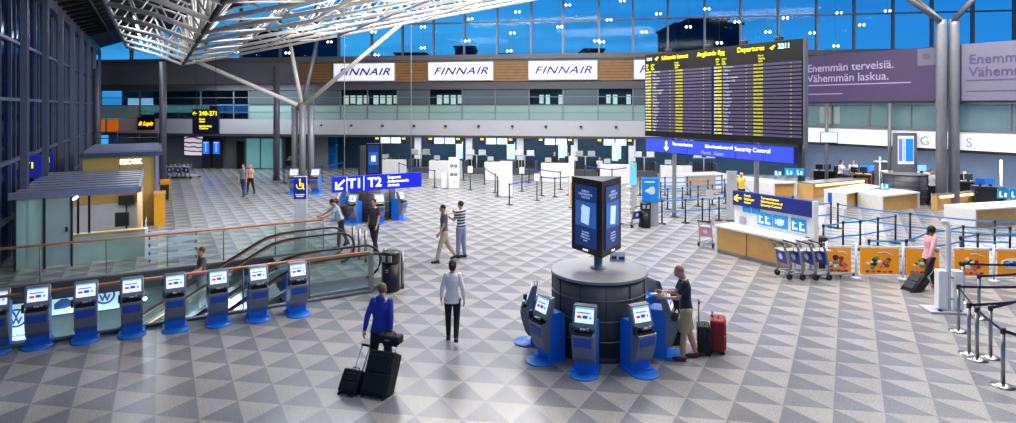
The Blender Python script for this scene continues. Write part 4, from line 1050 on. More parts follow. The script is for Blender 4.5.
# round grey desk
c = Vector((20.0, 30.75, 0))
t = drum(c, 1.08, 1.52, 'round charcoal drum beneath the flight information totem at the right'); t.name = 'round_drum'
t = thing('flight_totem', 'grey framed totem with a blue and white flight information screen', 'totem', (c.x, c.y, 1.52), -.15)
MB().b2(-.52, .52, -.1, .14, 0, 1.98).build('casing', M_STEEL, t)
s = MB().use(M_SCR).b2(-.36, .36, -.12, -.1, .42, 1.82).use(mat('blue lit screen', '#1c63e8')).b2(-.02, .34, -.13, -.11, .54, 1.7).use(mat('table blue', '#5a66d8', .4, emit=.8, noise=.3, scale=10)).b2(-.34, -.16, -.13, -.11, .54, 1.7).b2(-.12, -.06, -.13, -.11, .54, 1.7).build('screen', None, t)
# white monitor on the slim column, lamps
v_ = WM @ Vector((WX(829), -.55, 0)); g_ = D(829, 143, v_.y - .1); t = thing('hanging_monitor', 'white lit monitor in a dark frame on the slim grey column', 'monitor', g_, -.25)
MB().b2(-.43, .43, 0, .1, 0, .62).build('frame', M_DGREY, t); MB().b2(-.39, .39, -.02, 0, .05, .58).build('screen', mat('ice white screen', '#b8dcf6'), t); MB().b2(-.2, .1, -.03, -.02, .38, .43).b2(-.1, .2, -.03, -.02, .2, .26).build('print_line', M_IC3, t); MB().b2(-.05, .05, .1, .8, .25, .35).build('bracket', M_DGREY, t)
# grey pillar machine beside the round desk
g_ = G(880, 199); t = thing('white_mast', 'thin white mast left of the round grey desk', 'post', g_)
MB().tube([(0, 0, 0), (0, 0, 2.2)], .05, 8).build('post', M_WHITEM, t); MB().lathe([(.2, 0), (.2, .03), (.05, .04)], 12).build('base', M_DGREY, t)
g_ = G(1001, 205); t = thing('white_mast', 'thin white mast near the right edge above the cyan plates', 'post', g_)
MB().tube([(0, 0, 0), (0, 0, 2.2)], .05, 8).build('post', M_WHITEM, t); MB().lathe([(.2, 0), (.2, .03), (.05, .04)], 12).build('base', M_DGREY, t)
g_ = G(884, 195); t = thing('grey_pedestal', 'grey equipment cabinet behind the round desk', 'cabinet', g_, RF)
MB().b2(-.3, .3, 0, .5, 0, 1.75).build('body', M_STEEL, t); MB().b2(-.33, .33, -.03, .53, 1.75, 1.82).build('lid', M_LGREY, t)
# office furniture in the wing
for i, (p, q, w_, lab, mm_) in enumerate(((862, 180, 1.0, 'brown desk end right of the seated white-shirted staff', M_DWOOD), (826, 176, 1.3, 'black office equipment desk left of the seated staff', M_BLACK), (990, 196, 1.2, 'dark desk with blue items near the right edge', M_DGREY), (872, 178, .7, 'navy cabinet right of the brown desk end', M_NAVY), (968, 190, 1.2, 'black desk behind the twin columns', M_BLACK))):
    g_ = G(p, q + 12); t = thing('office_desk', lab, 'desk', g_, -.4)
    MB().b2(-w_ / 2, w_ / 2, 0, .7, .95, 1.0).build('tabletop', mm_, t); MB().b2(-w_ / 2 + .06, w_ / 2 - .06, .3, .34, .2, .95).build('modesty_panel', mm_, t)
    for x in (-w_ / 2, w_ / 2 - .06): MB().b2(x, x + .06, 0, .7, 0, .95).build('side_panel', mm_, t)
    for k in range(2):
        tt = thing('computer_monitor', ('left' if k == 0 else 'right') + ' dark monitor on the ' + lab.replace('right of the seated white-shirted staff', 'by the staff'), 'monitor', g_ + Vector((-.25 + .5 * k, .3, 1.0)), -.4 + .3 * k, 'computer monitors in the right wing')
        MB().b2(-.2, .2, -.02, .02, .08, .38).build('housing', (M_BLACK, M_BLUE)[i in (2, 3)], tt); MB().b2(-.04, .04, -.05, .05, 0, .1).build('foot', M_BLACK, tt)
# small blue-lit screens by the round desk
for k, p in enumerate((905, 915)):
    g_ = D(p, 170, 25.2 + 3); t = thing('computer_monitor', 'cyan lit monitor standing on the right drum top, %s of two' % ('front', 'rear')[k], 'monitor', Vector((c.x + .62 + .0 * k, c.y - .35 + .7 * k, 1.52)), -.2)
    MB().b2(-.22, .22, -.02, .02, .08, .42).build('housing', M_BLACK, t); MB().b2(-.2, .2, -.03, -.02, .1, .4).build('screen', M_IC4, t); MB().b2(-.05, .05, -.05, .05, 0, .1).build('foot', M_BLACK, t)

# ================================================================ QUEUE POSTS
def queue_post(q, label, group, style='black', belts=(), hgt=1.0, two=True):
    mm_, bm_ = (M_BLACK, M_BELTB) if style == 'black' else ((M_CHROME, M_BELTN) if style == 'steel' else (M_BLACK, mat('royal belt', '#1c3cb0', .6)))
    t = thing('queue_post', label, 'queue post', q, 0, group)
    if style == 'steel': MB().lathe([(.18, 0), (.18, .012), (.12, .03), (.05, .05), (0, .05)], 24).build('base', M_CHROME, t)
    else: MB().lathe([(.17, 0), (.17, .02), (.14, .03), (0, .03)], 20).build('base', mm_, t)
    MB().tube([(0, 0, .02), (0, 0, hgt - .06)], .033, 10).build('post', mm_, t)
    MB().lathe([(.042, hgt - .1), (.042, hgt), (0, hgt)], 12).build('belt_head', M_BLACK, t)
    for b in belts:
        d = b - q; sg_ = min(.06, d.length * .012)
        for zz in ((hgt - .05, hgt - .5) if two else (hgt - .05,)):
            m = MB(); n = 6; pts = [Vector((d.x * k / n, d.y * k / n, zz - sg_ * 4 * (k / n) * (1 - k / n))) for k in range(n + 1)]
            for k in range(n):
                a_, b_ = pts[k], pts[k + 1]; u_ = Vector((0, 0, .027))
                m.quad(a_ - u_, b_ - u_, b_ + u_, a_ + u_)
            m.build('belt', bm_, t)
    return t
def Pt(px, ytop, h=1.0):
    Y = F * (H - h) / (ytop - YH); return Vector(((px - CX) * Y / F, Y, 0))
def chain(pts, lab, grp, style='black', two=True, h=1.0, closed=False):
    qs = [Pt(*p, h) for p in pts]
    for i, q in enumerate(qs):
        nx = [qs[i + 1]] if i + 1 < len(qs) else []
        queue_post(q, lab % ORD[min(i, 11)], grp, style, nx, h, two)
chain([(643, 200.5), (662, 199.5), (685.4, 198.7), (702.4, 197.8), (719, 196.8), (730, 196)], 'black queue post in the front row before the blue emblem sign, %s from the left', 'front row of queue posts beside the information desk')
chain([(646, 189), (667.6, 188), (682.5, 187), (698, 185.5), (712.3, 184.5), (726, 183.5)], 'black queue post in the middle row under the Security sign, %s from the left', 'middle row of queue posts under the Security sign')
chain([(648, 184), (660.6, 182), (673.3, 181.4), (690.4, 181), (708, 180), (724.4, 179)], 'black queue post in the rear row under the Security sign, %s from the left', 'rear row of queue posts under the Security sign')
chain([(640, 177), (665, 176.8), (687.5, 176.4), (722, 175)], 'black queue post in the last row before the birch counter, %s from the left', 'last row of queue posts before the birch counter')
chain([(814.9, 203), (830.9, 202)], 'black queue post right of the information desk sign, %s from the left', 'queue posts right of the information desk')
chain([(837.9, 203), (910.2, 212.6), (994.7, 220), (1040, 221)], 'queue post in the rear row before the white counters, %s from the left', 'rear row of queue posts before the white counters')
chain([(823.4, 224.3), (843, 221), (860.2, 220), (877.9, 217.2), (895.5, 214.7)], 'queue post in the slanting row between trolleys and white counters, %s from the left', 'slanting row of queue posts behind the trolleys')
chain([(869, 239), (906.4, 239), (928, 231), (963.2, 225.3), (1010, 226.4)], 'queue post in the row just behind the orange fence, %s from the left', 'queue posts just behind the orange fence')
chain([(960.6, 236), (977.7, 232.8), (1025, 232)], 'queue post behind the white baggage gauge and orange fence, %s from the left', 'queue posts behind the baggage gauge')
chain([(738, 176), (752, 192), (784, 196), (793, 196)], 'black queue post behind the Check-in sign, %s from the left', 'queue posts behind the Check-in sign')
# dark posts on the check-in floor (base pixel rows)
def chain_b(pts, lab, grp, style, two=False):
    qs = [G(*p) for p in pts]
    for i, q in enumerate(qs):
        nx = [qs[i + 1]] if i + 1 < len(qs) else []
        queue_post(q, lab % ORD[i], grp, style, nx, 1.05, two)
chain_b([(399, 178), (434.7, 187.5)], 'black queue post before the first check-in desks, %s from the left', 'queue posts before the first check-in desks', 'navy')
chain_b([(463.6, 180), (470.2, 189.5)], 'black queue post beside the pictogram totem, %s from the left', 'queue posts beside the pictogram totem', 'navy')
chain_b([(484.6, 184), (495.2, 192.5), (497.5, 196)], 'black queue post left of the plain white totem, %s from the left', 'queue posts left of the plain white totem', 'navy')
chain_b([(509.4, 204.8), (541.7, 195.5), (554.8, 197), (569, 195)], 'black queue post left of the three-sided display, %s from the left', 'queue posts left of the three-sided display', 'navy')
chain_b([(522, 191.5), (529, 182.7), (560.4, 189.5)], 'black queue post near the fourth check-in desk, %s from the left', 'queue posts near the fourth check-in desk', 'navy')
chain_b([(585, 181), (612, 186), (629, 183)], 'black queue post before the fifth check-in desk, %s from the left', 'queue posts before the fifth check-in desk', 'navy')
chain_b([(284, 183), (322, 182), (343, 177)], 'black queue post near the branching column, %s from the left', 'queue posts near the branching column', 'navy')
for p, q, lab in ((521.8, 191.5, 'white paper sign on a black stand near the fourth check-in desk'), (536.9, 200.5, 'white paper sign on a black stand left of the three-sided display'), (470.2, 190, 'white paper sign on a black stand right of the pictogram totem'), (709.5, 223, 'white paper sign on a black stand above the pink trolley')):
    t = thing('sign_stand', lab, 'sign stand', G(p, q), 0)
    MB().lathe([(.15, 0), (.15, .02), (0, .02)], 16).build('base', M_BLACK, t); MB().tube([(0, 0, 0), (0, 0, 1.0)], .025, 8).build('post', M_BLACK, t)
    MB().b2(-.14, .14, -.01, .01, 1.0, 1.38).build('paper', M_WHITEM, t)
# steel barrier at lower right
sp_ = [(958.5, 331), (969, 354), (977, 359.5), (990.5, 357.5), (1003, 386)]
sq = [G(*p) for p in sp_]
far = [PR(0, 0)]
labs = ['farthest back, beside the white baggage gauge', 'second from the left in the foreground', 'third from the left in the foreground', 'fourth from the left, behind the foremost', 'foremost, nearest the lower right corner']
e1, e2, e3, e4 = G(1040, 340), G(1045, 330), G(1050, 345), G(1045, 400)
conn = [[sq[2], e2], [e3], [sq[4]], [e1], [e4]]
for i, q in enumerate(sq):
    queue_post(q, 'brushed steel queue post with navy belt, ' + labs[i], 'steel queue posts at the lower right', 'steel', conn[i], 1.0, False)
queue_post(G(979, 318), 'brushed steel queue post with navy belt, thin and rear of the foreground group', 'steel queue posts at the lower right', 'steel', [G(1040, 312)], 1.0, False)
q = G(963, 302.5); queue_post(q, 'brushed steel queue post directly behind the white baggage gauge, with a notice', 'steel queue posts at the lower right', 'steel', [G(1045, 303)], 1.0, False)

# ================================================================ ORANGE ADVERT FENCE
f0, f1 = G(826, 277), G(1030, 281.5)
d = f1 - f0
M_OR = mat('orange poster', '#e8920e', .5, emit=.12, ecol='#f09a10', noise=.08, scale=2)
units = [(826, 852), (859, 900), (905, 940), (953, 990), (996, 1030)]
def onf(px):
    k = (px - CX) / F; u = (k * f0.y - f0.x) / (d.x - k * d.y); return f0 + d * u
for i, (a_, b_) in enumerate(units):
    a, b = onf(a_), onf(b_); wd = (b - a).length; rz = math.atan2(d.y, d.x)
    t = thing('advert_barrier', 'low white barrier with orange fruit poster, ' + ['behind the luggage trolleys', 'between the trolleys and the walking woman', 'behind the walking woman', 'right of the white baggage gauge', 'with blue Gefilus lettering at the right edge'][i], 'barrier', a, rz, 'orange poster barriers')
    MB().b2(.03, wd - .03, -.015, .015, .12, .84).build('poster', M_OR, t)
    if i < 4:
        rnd = random.Random(i); m = MB()
        cols = [mat('berry red', '#a02a1c', .5, noise=.3), mat('berry dark', '#3a1c10', .5), mat('pink fruit', '#d05a78', .5), mat('berry cream', '#e8dcd0', .5), mat('leaf green', '#6a9a30', .5)]
        for j in range(16):
            a_ = rnd.uniform(0, 6.28); rr_ = rnd.uniform(.02, .2); s_ = rnd.uniform(.035, .075)
            m.use(cols[j % 4 if j < 13 else 4]).ell((wd * (.36 if j % 2 else .62) + rr_ * math.cos(a_) * .9, -.02 - .002 * (j % 4), .44 + rr_ * math.sin(a_) * .7), (s_ * 1.2, .01, s_), u=10, v=6)
        for j in range(5): m.use(cols[2 if j % 2 else 0]).ell((wd * (.2 + .14 * j), -.022, .2), (.06, .01, .035), u=8, v=6)
        m.use(M_WHITEM).tube([(wd * .45, -.02, .72), (wd * .62, -.02, .74), (wd * .82, -.02, .66)], .012, 5)
        m.build('fruit_picture', None, t)
    else:
        m = MB().use(M_WHITEM).ell((wd * .5, -.02, .48), (.34, .012, .15)).build('white_oval', None, t)
        text('Gefilus', .2, t, (wd * .5, -.04, .48), mat('gefilus blue', '#1c3c90', .5, noise=0), bold=.006)
    for z in (.86, .06): MB().b2(0, wd, -.02, .02, z, z + .04).build('rail', M_WHITEM, t)
for i, p in enumerate((826, 855.5, 902.5, 947, 993, 1022)):
    t = thing('barrier_post', 'white barrier post with round foot, %s along the orange fence' % ORD[i], 'post', onf(p) - Vector((0, .03, 0)), 0, 'white posts of the orange fence')
    MB().tube([(0, 0, 0), (0, 0, 1.0)], .03, 10).build('post', M_WHITEM, t); MB().lathe([(.14, 0), (.14, .02), (.04, .04)], 16).build('foot', M_WHITEM, t)

# baggage gauge
t = thing('baggage_gauge', 'white baggage gauge with tall curved mast on a flat base plate', 'baggage gauge', G(947, 312), -.12)
MB().b2(-.45, .42, -.2, .35, 0, .05).build('base_plate', M_LGREY, t)
MB().b2(-.22, -.02, -.08, .12, .08, .98, bev=.015).build('left_box', M_WHITEM, t)
MB().b2(.12, .32, -.08, .12, .08, .98, bev=.015).build('right_box', M_WHITEM, t)
MB().tube([(.03, 0, .05), (.03, 0, 2.0), (.0, 0, 2.1), (-.06, 0, 2.13), (-.1, 0, 2.08)], .055, 10).build('mast', M_WHITEM, t)
MB().b2(-.02, .12, -.05, .05, .3, .34).b2(-.02, .12, -.05, .05, .8, .84).build('cross_bar', M_LGREY, t)
for x in (-.2, .2): MB().lathe([(0, 0), (.05, 0), (.05, .04), (0, .04)], 12, (x, -.1, .05)).build('castor', M_BLACK, t)
MB().b2(.14, .30, -.09, -.08, .55, .9).build('notice', M_SCR if 0 else M_WHITEM, t)

# ================================================================ LUGGAGE TROLLEYS
def make_trolley(label, group=None):
    t = thing('luggage_trolley', label, 'trolley', (0, 0, 0), 0, group)       # handle end at -x, nose at +x
    m = MB(); m.tube([(-.1, -.25, .16), (.85, -.12, .12), (.85, .12, .12), (-.1, .25, .16)], .03, 6)
    m.tube([(-.1, -.25, .16), (-.1, .25, .16)], .03, 6); m.tube([(.2, -.2, .15), (.2, .2, .15)], .015, 6); m.tube([(.5, -.16, .14), (.5, .16, .14)], .015, 6)
    m.tube([(0, 0, .16), (.85, 0, .12)], .015, 6); m.build('platform_frame', M_LGREY, t)
    for s_ in (-.24, .24):
        m = MB(); m.tube([(-.12, s_, .12), (-.1, s_, .3), (-.17, s_ * .95, .7), (-.28, s_ * .95, .98)], .034, 8); m.build('upright', M_CHROME, t)
        m = MB(); m.lathe([(.03, -.025), (.085, -.025), (.085, .025), (.03, .025)], 16); o = m.build('wheel', M_RUB, t); o.rotation_euler = (PI / 2, 0, 0); o.location = (-.12, s_ * 1.1, .085)
    for s_ in (-.07, .07):
        m = MB(); m.lathe([(.02, -.02), (.065, -.02), (.065, .02), (.02, .02)], 14); o = m.build('wheel', M_RUB, t); o.rotation_euler = (PI / 2, 0, 0); o.location = (.82, s_, .065)
    MB().tube([(-.28, -.23, .98), (-.36, -.25, 1.02), (-.36, .25, 1.02), (-.28, .23, .98)], .025, 8).build('handle', M_BLACK, t)
    m = MB().box((-.17, 0, .58), (.02, .44, .36), R=Matrix.Rotation(-.2, 4, 'Y')); m.build('advert_plate', mat('trolley plate', '#2430a0', .35), t)
    m = MB(); m.b2(-.28, .05, -.2, .2, .78, .8); m.tube([(.05, -.2, .79), (.05, -.2, .95), (.05, .2, .95), (.05, .2, .79)], .012, 6); m.tube([(-.28, -.2, .79), (.05, -.2, .79)], .012); m.build('top_basket', M_LGREY, t)
    m = MB().lathe([(0, 0), (.09, 0), (.09, .005)], 16); o = m.build('white_disc', M_WHITEM, t); o.location = (-.205, 0, .6); o.rotation_euler = (0, -PI / 2 - .2, 0)
    return t
rt = math.radians(12)
tr = make_trolley('blue and silver luggage trolley at the left end of the row before the information desk', 'luggage trolleys before the information desk')
tr.location = G(787, 277); tr.rotation_euler = (0, 0, rt)
for p, q, lab in ((800, 277.5, 'second of the row before the information desk'), (813, 277.5, 'third of the row before the information desk'), (826, 277.5, 'at the right end of the row, by the orange poster')):
    dup(tr, G(p, q), rt, 'blue and silver luggage trolley, ' + lab)
t = thing('black_crate', 'black box with odds on top behind the luggage trolleys', 'box', G(817, 268.5), -.15)
MB().b2(-.28, .28, 0, .3, 0, .86, bev=.02).build('body', M_BLACK, t); MB().b2(-.3, .3, -.02, .32, .86, .92).build('lid', M_DGREY, t)
pk = make_trolley('small trolley with pale pink plate standing left of the information desk'); pk.location = G(706.5, 246.5); pk.rotation_euler = (0, 0, 1.0); pk.scale = (.8, .9, .9)
for ch in pk.children:
    if ch.name.startswith('advert_plate'): ch.data.materials[0] = mat('pink plate', '#d88aa0', .5)
    if ch.name.startswith('upright'): ch.data.materials[0] = M_LGREY
t3 = dup(tr, G(634, 227), 2.2, 'small grey trolley parked before the pale blue display rack'); t3.scale = (.8, .9, .85)
for i in range(5):
    k3 = dup(tr, G(172 + i * 4.2, 178.5 - (i % 2)), 1.2, 'luggage trolley in the dim far row under the swirl poster, %s from the left' % ORD[i], 'far row of luggage trolleys under the poster')

# ================================================================ LEFT SHOPS
M_SHOPG = frosted('teal shop glass', '#a4cac6', .5)
M_SLAT = mat('roof slats', '#8a90a8', .3, .4, noise=.1)
S0 = Vector((-14.35, 17.75, 0))
t = thing('glass_shop', 'glass-fronted shop stall with slatted metal roof beside the far railing', 'shop', S0, RB)
MB().b2(0, .66, 0, .03, .05, 2.1).build('glass_front', M_SHOPG, t)
MB().b2(.72, 1.32, 0, .03, .05, 2.1).build('glass_door', frosted('dim teal glass', '#9dbcc4', .5), t)
for x in (0, .69, 1.35): MB().b2(x - .03, x + .03, -.02, .05, 0, 2.1).build('front_frame', M_DGREY, t)
MB().b2(1.2, 1.26, -.05, 0, 1.05, 1.2).build('door_handle', M_BLACK, t)
MB().b2(1.38, 3.25, 0, .03, .05, .9).build('counter_glass', M_SHOPG, t)
MB().b2(1.38, 3.3, -.03, .25, .9, .94).build('counter_top', M_WOOD, t)
MB().b2(3.25, 3.33, -.05, .06, 0, .95).build('corner_post', mat('bright metal', '#d0d8dc', .3, .3, emit=.3), t)
MB().b2(3.25, 3.28, .06, 2.2, .05, .95).build('side_glass', M_SHOPG, t)
MB().b2(0, .05, .05, 7, .05, 2.1).build('left_wall', M_SHOPG, t)
MB().b2(0, 3.1, 7, 7.06, 0, 2.1).build('rear_wall', M_WOOD, t)
MB().b2(3.0, 3.1, 2.2, 7, 0, 2.1).build('side_pier', mat('beige pier', '#d0ae84', .5), t)
MB().b2(.1, 3.0, 4.6, 4.7, 1.2, 2.1).build('ochre_wall', mat('ochre wall', '#b89248', .5), t)
MB().b2(.1, 3.0, 4.5, 4.6, 0, 1.2).build('inner_counter', M_LGREY, t)
m = MB()
for k in range(9): m.b2(-.1 + 0, 3.1, .0 + k * .8, .45 + k * .8, 2.2, 2.26)
m.build('roof_slats', M_SLAT, t)
MB().b2(-.1, 3.1, 0, 7.2, 2.14, 2.19).build('roof_panel', mat('roof dark', '#454a5e', .4), t)
MB().b2(-.15, 3.15, -.06, .02, 2.1, 2.3).b2(3.08, 3.15, 0, 7.2, 2.1, 2.3).build('roof_edge', M_SLAT, t)
for x in (1.5, 1.78): MB().b2(x - .03, x + .03, .1, .16, .94, 2.14).build('window_post', M_BLACK, t)
MB().ell((1.45, -.06, 2.05), (.09, .04, .04), Matrix.Rotation(-.6, 4, 'Y')).build('spot_light', mat('lamp glow', '#e8f2ff', .4, emit=6, noise=0), t)
tt = thing('office_chair', 'dark office chair inside the glass stall', 'chair', S0 + B * 2.55 + A * 2.4, .6)
MB().box((0, 0, .5), (.46, .46, .08), bev=.02).build('seat', M_BLACK, tt); MB().box((0, .25, .88), (.42, .07, .5), bev=.02).build('backrest', M_BLACK, tt); MB().tube([(0, 0, .08), (0, 0, .5)], .03).build('column', M_DGREY, tt)
for k in range(5): MB().tube([(0, 0, .1), (.28 * math.cos(k * 1.257), .28 * math.sin(k * 1.257), .05)], .02, 6).build('leg', M_BLACK, tt)
tt = thing('cash_monitor', 'dark monitor on the inner counter of the glass stall', 'monitor', S0 + B * 2.6 + A * 4.3 + Vector((0, 0, 0.0)), .5)
MB().b2(-.25, .25, -.02, .02, 1.15, 1.5).build('housing', M_BLACK, tt); MB().tube([(0, .05, 0), (0, .05, 1.2)], .03).build('stand', M_BLACK, tt)
t = thing('pale_slats', 'low set of pale blue slats right of the glass stall', 'screen', G(148, 263), RB)  # pale stripes modelled as faintly emissive slats
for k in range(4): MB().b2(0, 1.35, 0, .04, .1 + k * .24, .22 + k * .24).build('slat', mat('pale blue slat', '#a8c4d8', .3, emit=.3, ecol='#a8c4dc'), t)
for x in (.02, 1.3): MB().b2(x, x + .04, .04, .08, 0, .98).build('post', M_DGREY, t)
# second kiosk with yellow walls
S1 = Vector((-16.9, 24.25, 0))
t = thing('yellow_kiosk', 'flat-roofed kiosk with ochre walls and lit KIOSK lettering', 'kiosk building', S1, RB)
MY = mat('ochre panel', '#a8924e', .5, emit=.03, noise=.06, scale=.8)
MB().b2(0, 2.5, 0, .06, 0, 2.78).build('front_wall', MY, t)
MB().b2(1.22, 1.25, -.01, 0, 0, 2.78).build('panel_joint', M_DWOOD, t)
MB().b2(0, .06, 0.06, 6, 0, 2.78).build('left_wall', MY, t); MB().b2(0.06, 2.5, 5.94, 6, 0, 2.78).build('rear_wall', MY, t)
MB().b2(2.44, 2.5, 2.5, 6, 0, 2.78).build('side_wall', MY, t)
MB().b2(2.5, 2.62, -.1, .1, 0, 2.78).build('corner_post', mat('pale violet post', '#7a82b8', .4), t)
MB().b2(-.1, 2.75, -.12, 6.1, 2.78, 2.95).build('roof_edge', mat('blue grey roof', '#46506c', .4, .3), t)
m = MB()
for k in range(8): m.b2(0.0, 2.65, .1 + k * .75, .3 + k * .75, 2.95, 3.02)
m.build('roof_slats', M_SLAT, t)
m = MB()
for k in (0, .9, 1.8, 2.6): m.tube([(k, 5.5, 2.95), (k, 5.5, 3.6)], .02, 6)
m.tube([(0, 5.5, 3.6), (2.6, 5.5, 3.6)], .02, 6); m.tube([(0, 5.5, 3.3), (2.6, 5.5, 3.3)], .02, 6); m.build('roof_rail', M_DGREY, t)
text('KIOSK', .27, t, (1.62, -.03, 2.55), mat('kiosk letters', '#ffffff', .5, emit=2.5, noise=0), bold=.01)
tt = thing('yellow_counter', 'bright yellow counter front at the open side of the ochre kiosk', 'counter', S1 + B * 2.75 + A * -1.0, RB)
MB().b2(-.3, .1, 0, .9, 0, 1.25).build('body', mat('bright yellow', '#d09a10', .45), tt); MB().b2(-.32, .12, -.02, .92, 1.25, 1.3).build('top', M_WOOD, tt)
tt = thing('waste_box', 'square black and orange waste box right of the ochre kiosk', 'litter bin', G(164.5, 199.5), RB)
MB().b2(-.2, .2, -.2, .2, 0, .72).build('body', M_BLACK, tt); MB().b2(-.2, .25, -.05, .4, .0, 1.02).build('orange_back', mat('orange plastic', '#d88a18', .45), tt); MB().b2(-.21, .21, -.21, .05, .72, .78).build('lid', M_BLACK, tt)
# orange panels in the far left
for i, (a_, b_) in enumerate(((98, 105), (107, 118), (119, 131))):
    v = FP((a_ + b_) / 2, 0, 1.2); wd = (b_ - a_) * v.y / F
    tt = thing('orange_panel', 'bright orange backlit panel at the far left, ' + ['leftmost of three', 'middle of three', 'right one of three'][i], 'panel', (v.x, v.y, 2.9), RF, 'orange panels at the far left')
    MB().b2(-wd / 2, wd / 2, -.03, .03, 0, .95, bev=.02).build('panel', mat('orange glow', '#d8640c', .4, emit=.45, ecol='#e06a10', noise=.15), tt); MB().b2(-.02, .02, 0, .04, -2.9, 0).build('leg', M_DGREY, tt)
# blue signs at the left wall
for i, (p, q, Y, w_, h_) in enumerate(((23, 178, 22, .55, .8), (41, 170, 26, .42, .75))):
    v = D(p, q, Y); tt = thing('blue_wall_sign', 'blue sign with yellow lettering by the curtain wall, ' + ['the nearer', 'the farther and smaller'][i], 'sign', v, RB)
    MB().b2(-w_, w_, -.05, .05, 0, h_).build('panel', mat('sign blue', '#17288e'), tt); text('\u2190 T1', .3, tt, (0, -.07, h_ * .55), M_YEL, bold=.01); MB().tube([(0, 0, h_), (0, 0, 9.0 - v.z)], .02, 5).build('hanger', M_DGREY, tt)

# dark buildings outside beyond the windows
for i, (a_, b_, q, Y) in enumerate(((240, 318, 33, 70), (455, 474, 47.5, 90), (498, 512, 55, 95), (395, 425, 54, 95), (585, 604, 50, 92), (676, 742, 25, 66), (690, 728, 20, 76))):
    l, r = (a_ - CX) / F * Y, (b_ - CX) / F * Y; z = H - (q - YH) * Y / F
    tt = thing('airport_building', 'dark airport building outside the high windows, ' + ['far left behind the truss', 'small block left of the centre', 'low strip left of the third airline sign', 'low strip above the first airline sign', 'low strip near the fourth airline sign', 'large dark mass behind the departures board', 'raised tower top behind the departures board'][i], 'building', ((l + r) / 2, Y, 0))
    MB().b2(-(r - l) / 2, (r - l) / 2, 0, 8, 0, z).build('walls', mat('dusk building', '#0d2136', .8, emit=.05, ecol='#16304a', noise=.3, scale=.3), tt)
    MB().b2(-(r - l) / 2 - .2, (r - l) / 2 + .2, -.2, 8.2, z, z + .25).build('roof', mat('dusk roof', '#0a1626', .8), tt)
# ================================================================ PEOPLE
def skin_mat(k): return mat('skin ' + k, {'a': '#c9937a', 'b': '#bd8a6e', 'c': '#8a5a42'}[k], .55, noise=.04)
def stripes_mat():
    if 'striped shirt' in MATS: return MATS['striped shirt']
    m = mat('striped shirt', '#24283c', .7, noise=0); nt = m.node_tree; b = nt.nodes['Principled BSDF']
    tc = nt.nodes.new('ShaderNodeTexCoord'); wv = nt.nodes.new('ShaderNodeTexWave'); wv.bands_direction = 'Z'; wv.inputs['Scale'].default_value = 3.4
    cr = nt.nodes.new('ShaderNodeValToRGB'); cr.color_ramp.interpolation = 'CONSTANT'; cr.color_ramp.elements[0].color = lin('#1e2338'); cr.color_ramp.elements[1].color = lin('#c9ccd8'); cr.color_ramp.elements[1].position = .62
    nt.links.new(tc.outputs['Object'], wv.inputs['Vector']); nt.links.new(wv.outputs['Fac'], cr.inputs[0]); nt.links.new(cr.outputs[0], b.inputs['Base Color'])
    return m
def remesh(o, vox):
    r = o.modifiers.new('join', 'REMESH'); r.mode = 'VOXEL'; r.voxel_size = vox; r.use_smooth_shade = True
    s = o.modifiers.new('soft', 'SMOOTH'); s.factor = .5; s.iterations = 3
    return o
class Body:
    def __init__(s): s.m = MB()
    def cap(s, p, q, r1, r2, n=10):
        p, q = Vector(p), Vector(q)
        s.m.tube([p, q], r1, n, r2=r2); s.m.ell(p, (r1, r1, r1), u=10, v=8); s.m.ell(q, (r2, r2, r2), u=10, v=8)
    def loft(s, secs, n=14):       # (centre, rx, ry, side, front)
        rings = []
        for c, rx, ry, sx_, fy in secs:
            rings.append([s.m.bm.verts.new(c + sx_ * (rx * math.cos(2 * PI * k / n)) + fy * (ry * math.sin(2 * PI * k / n))) for k in range(n)])
        for i in range(len(rings) - 1):
            for k in range(n):
                s.m.bm.faces.new([rings[i][k], rings[i][(k + 1) % n], rings[i + 1][(k + 1) % n], rings[i + 1][k]])
        s.m.bm.faces.new(rings[0][::-1]); s.m.bm.faces.new(rings[-1])
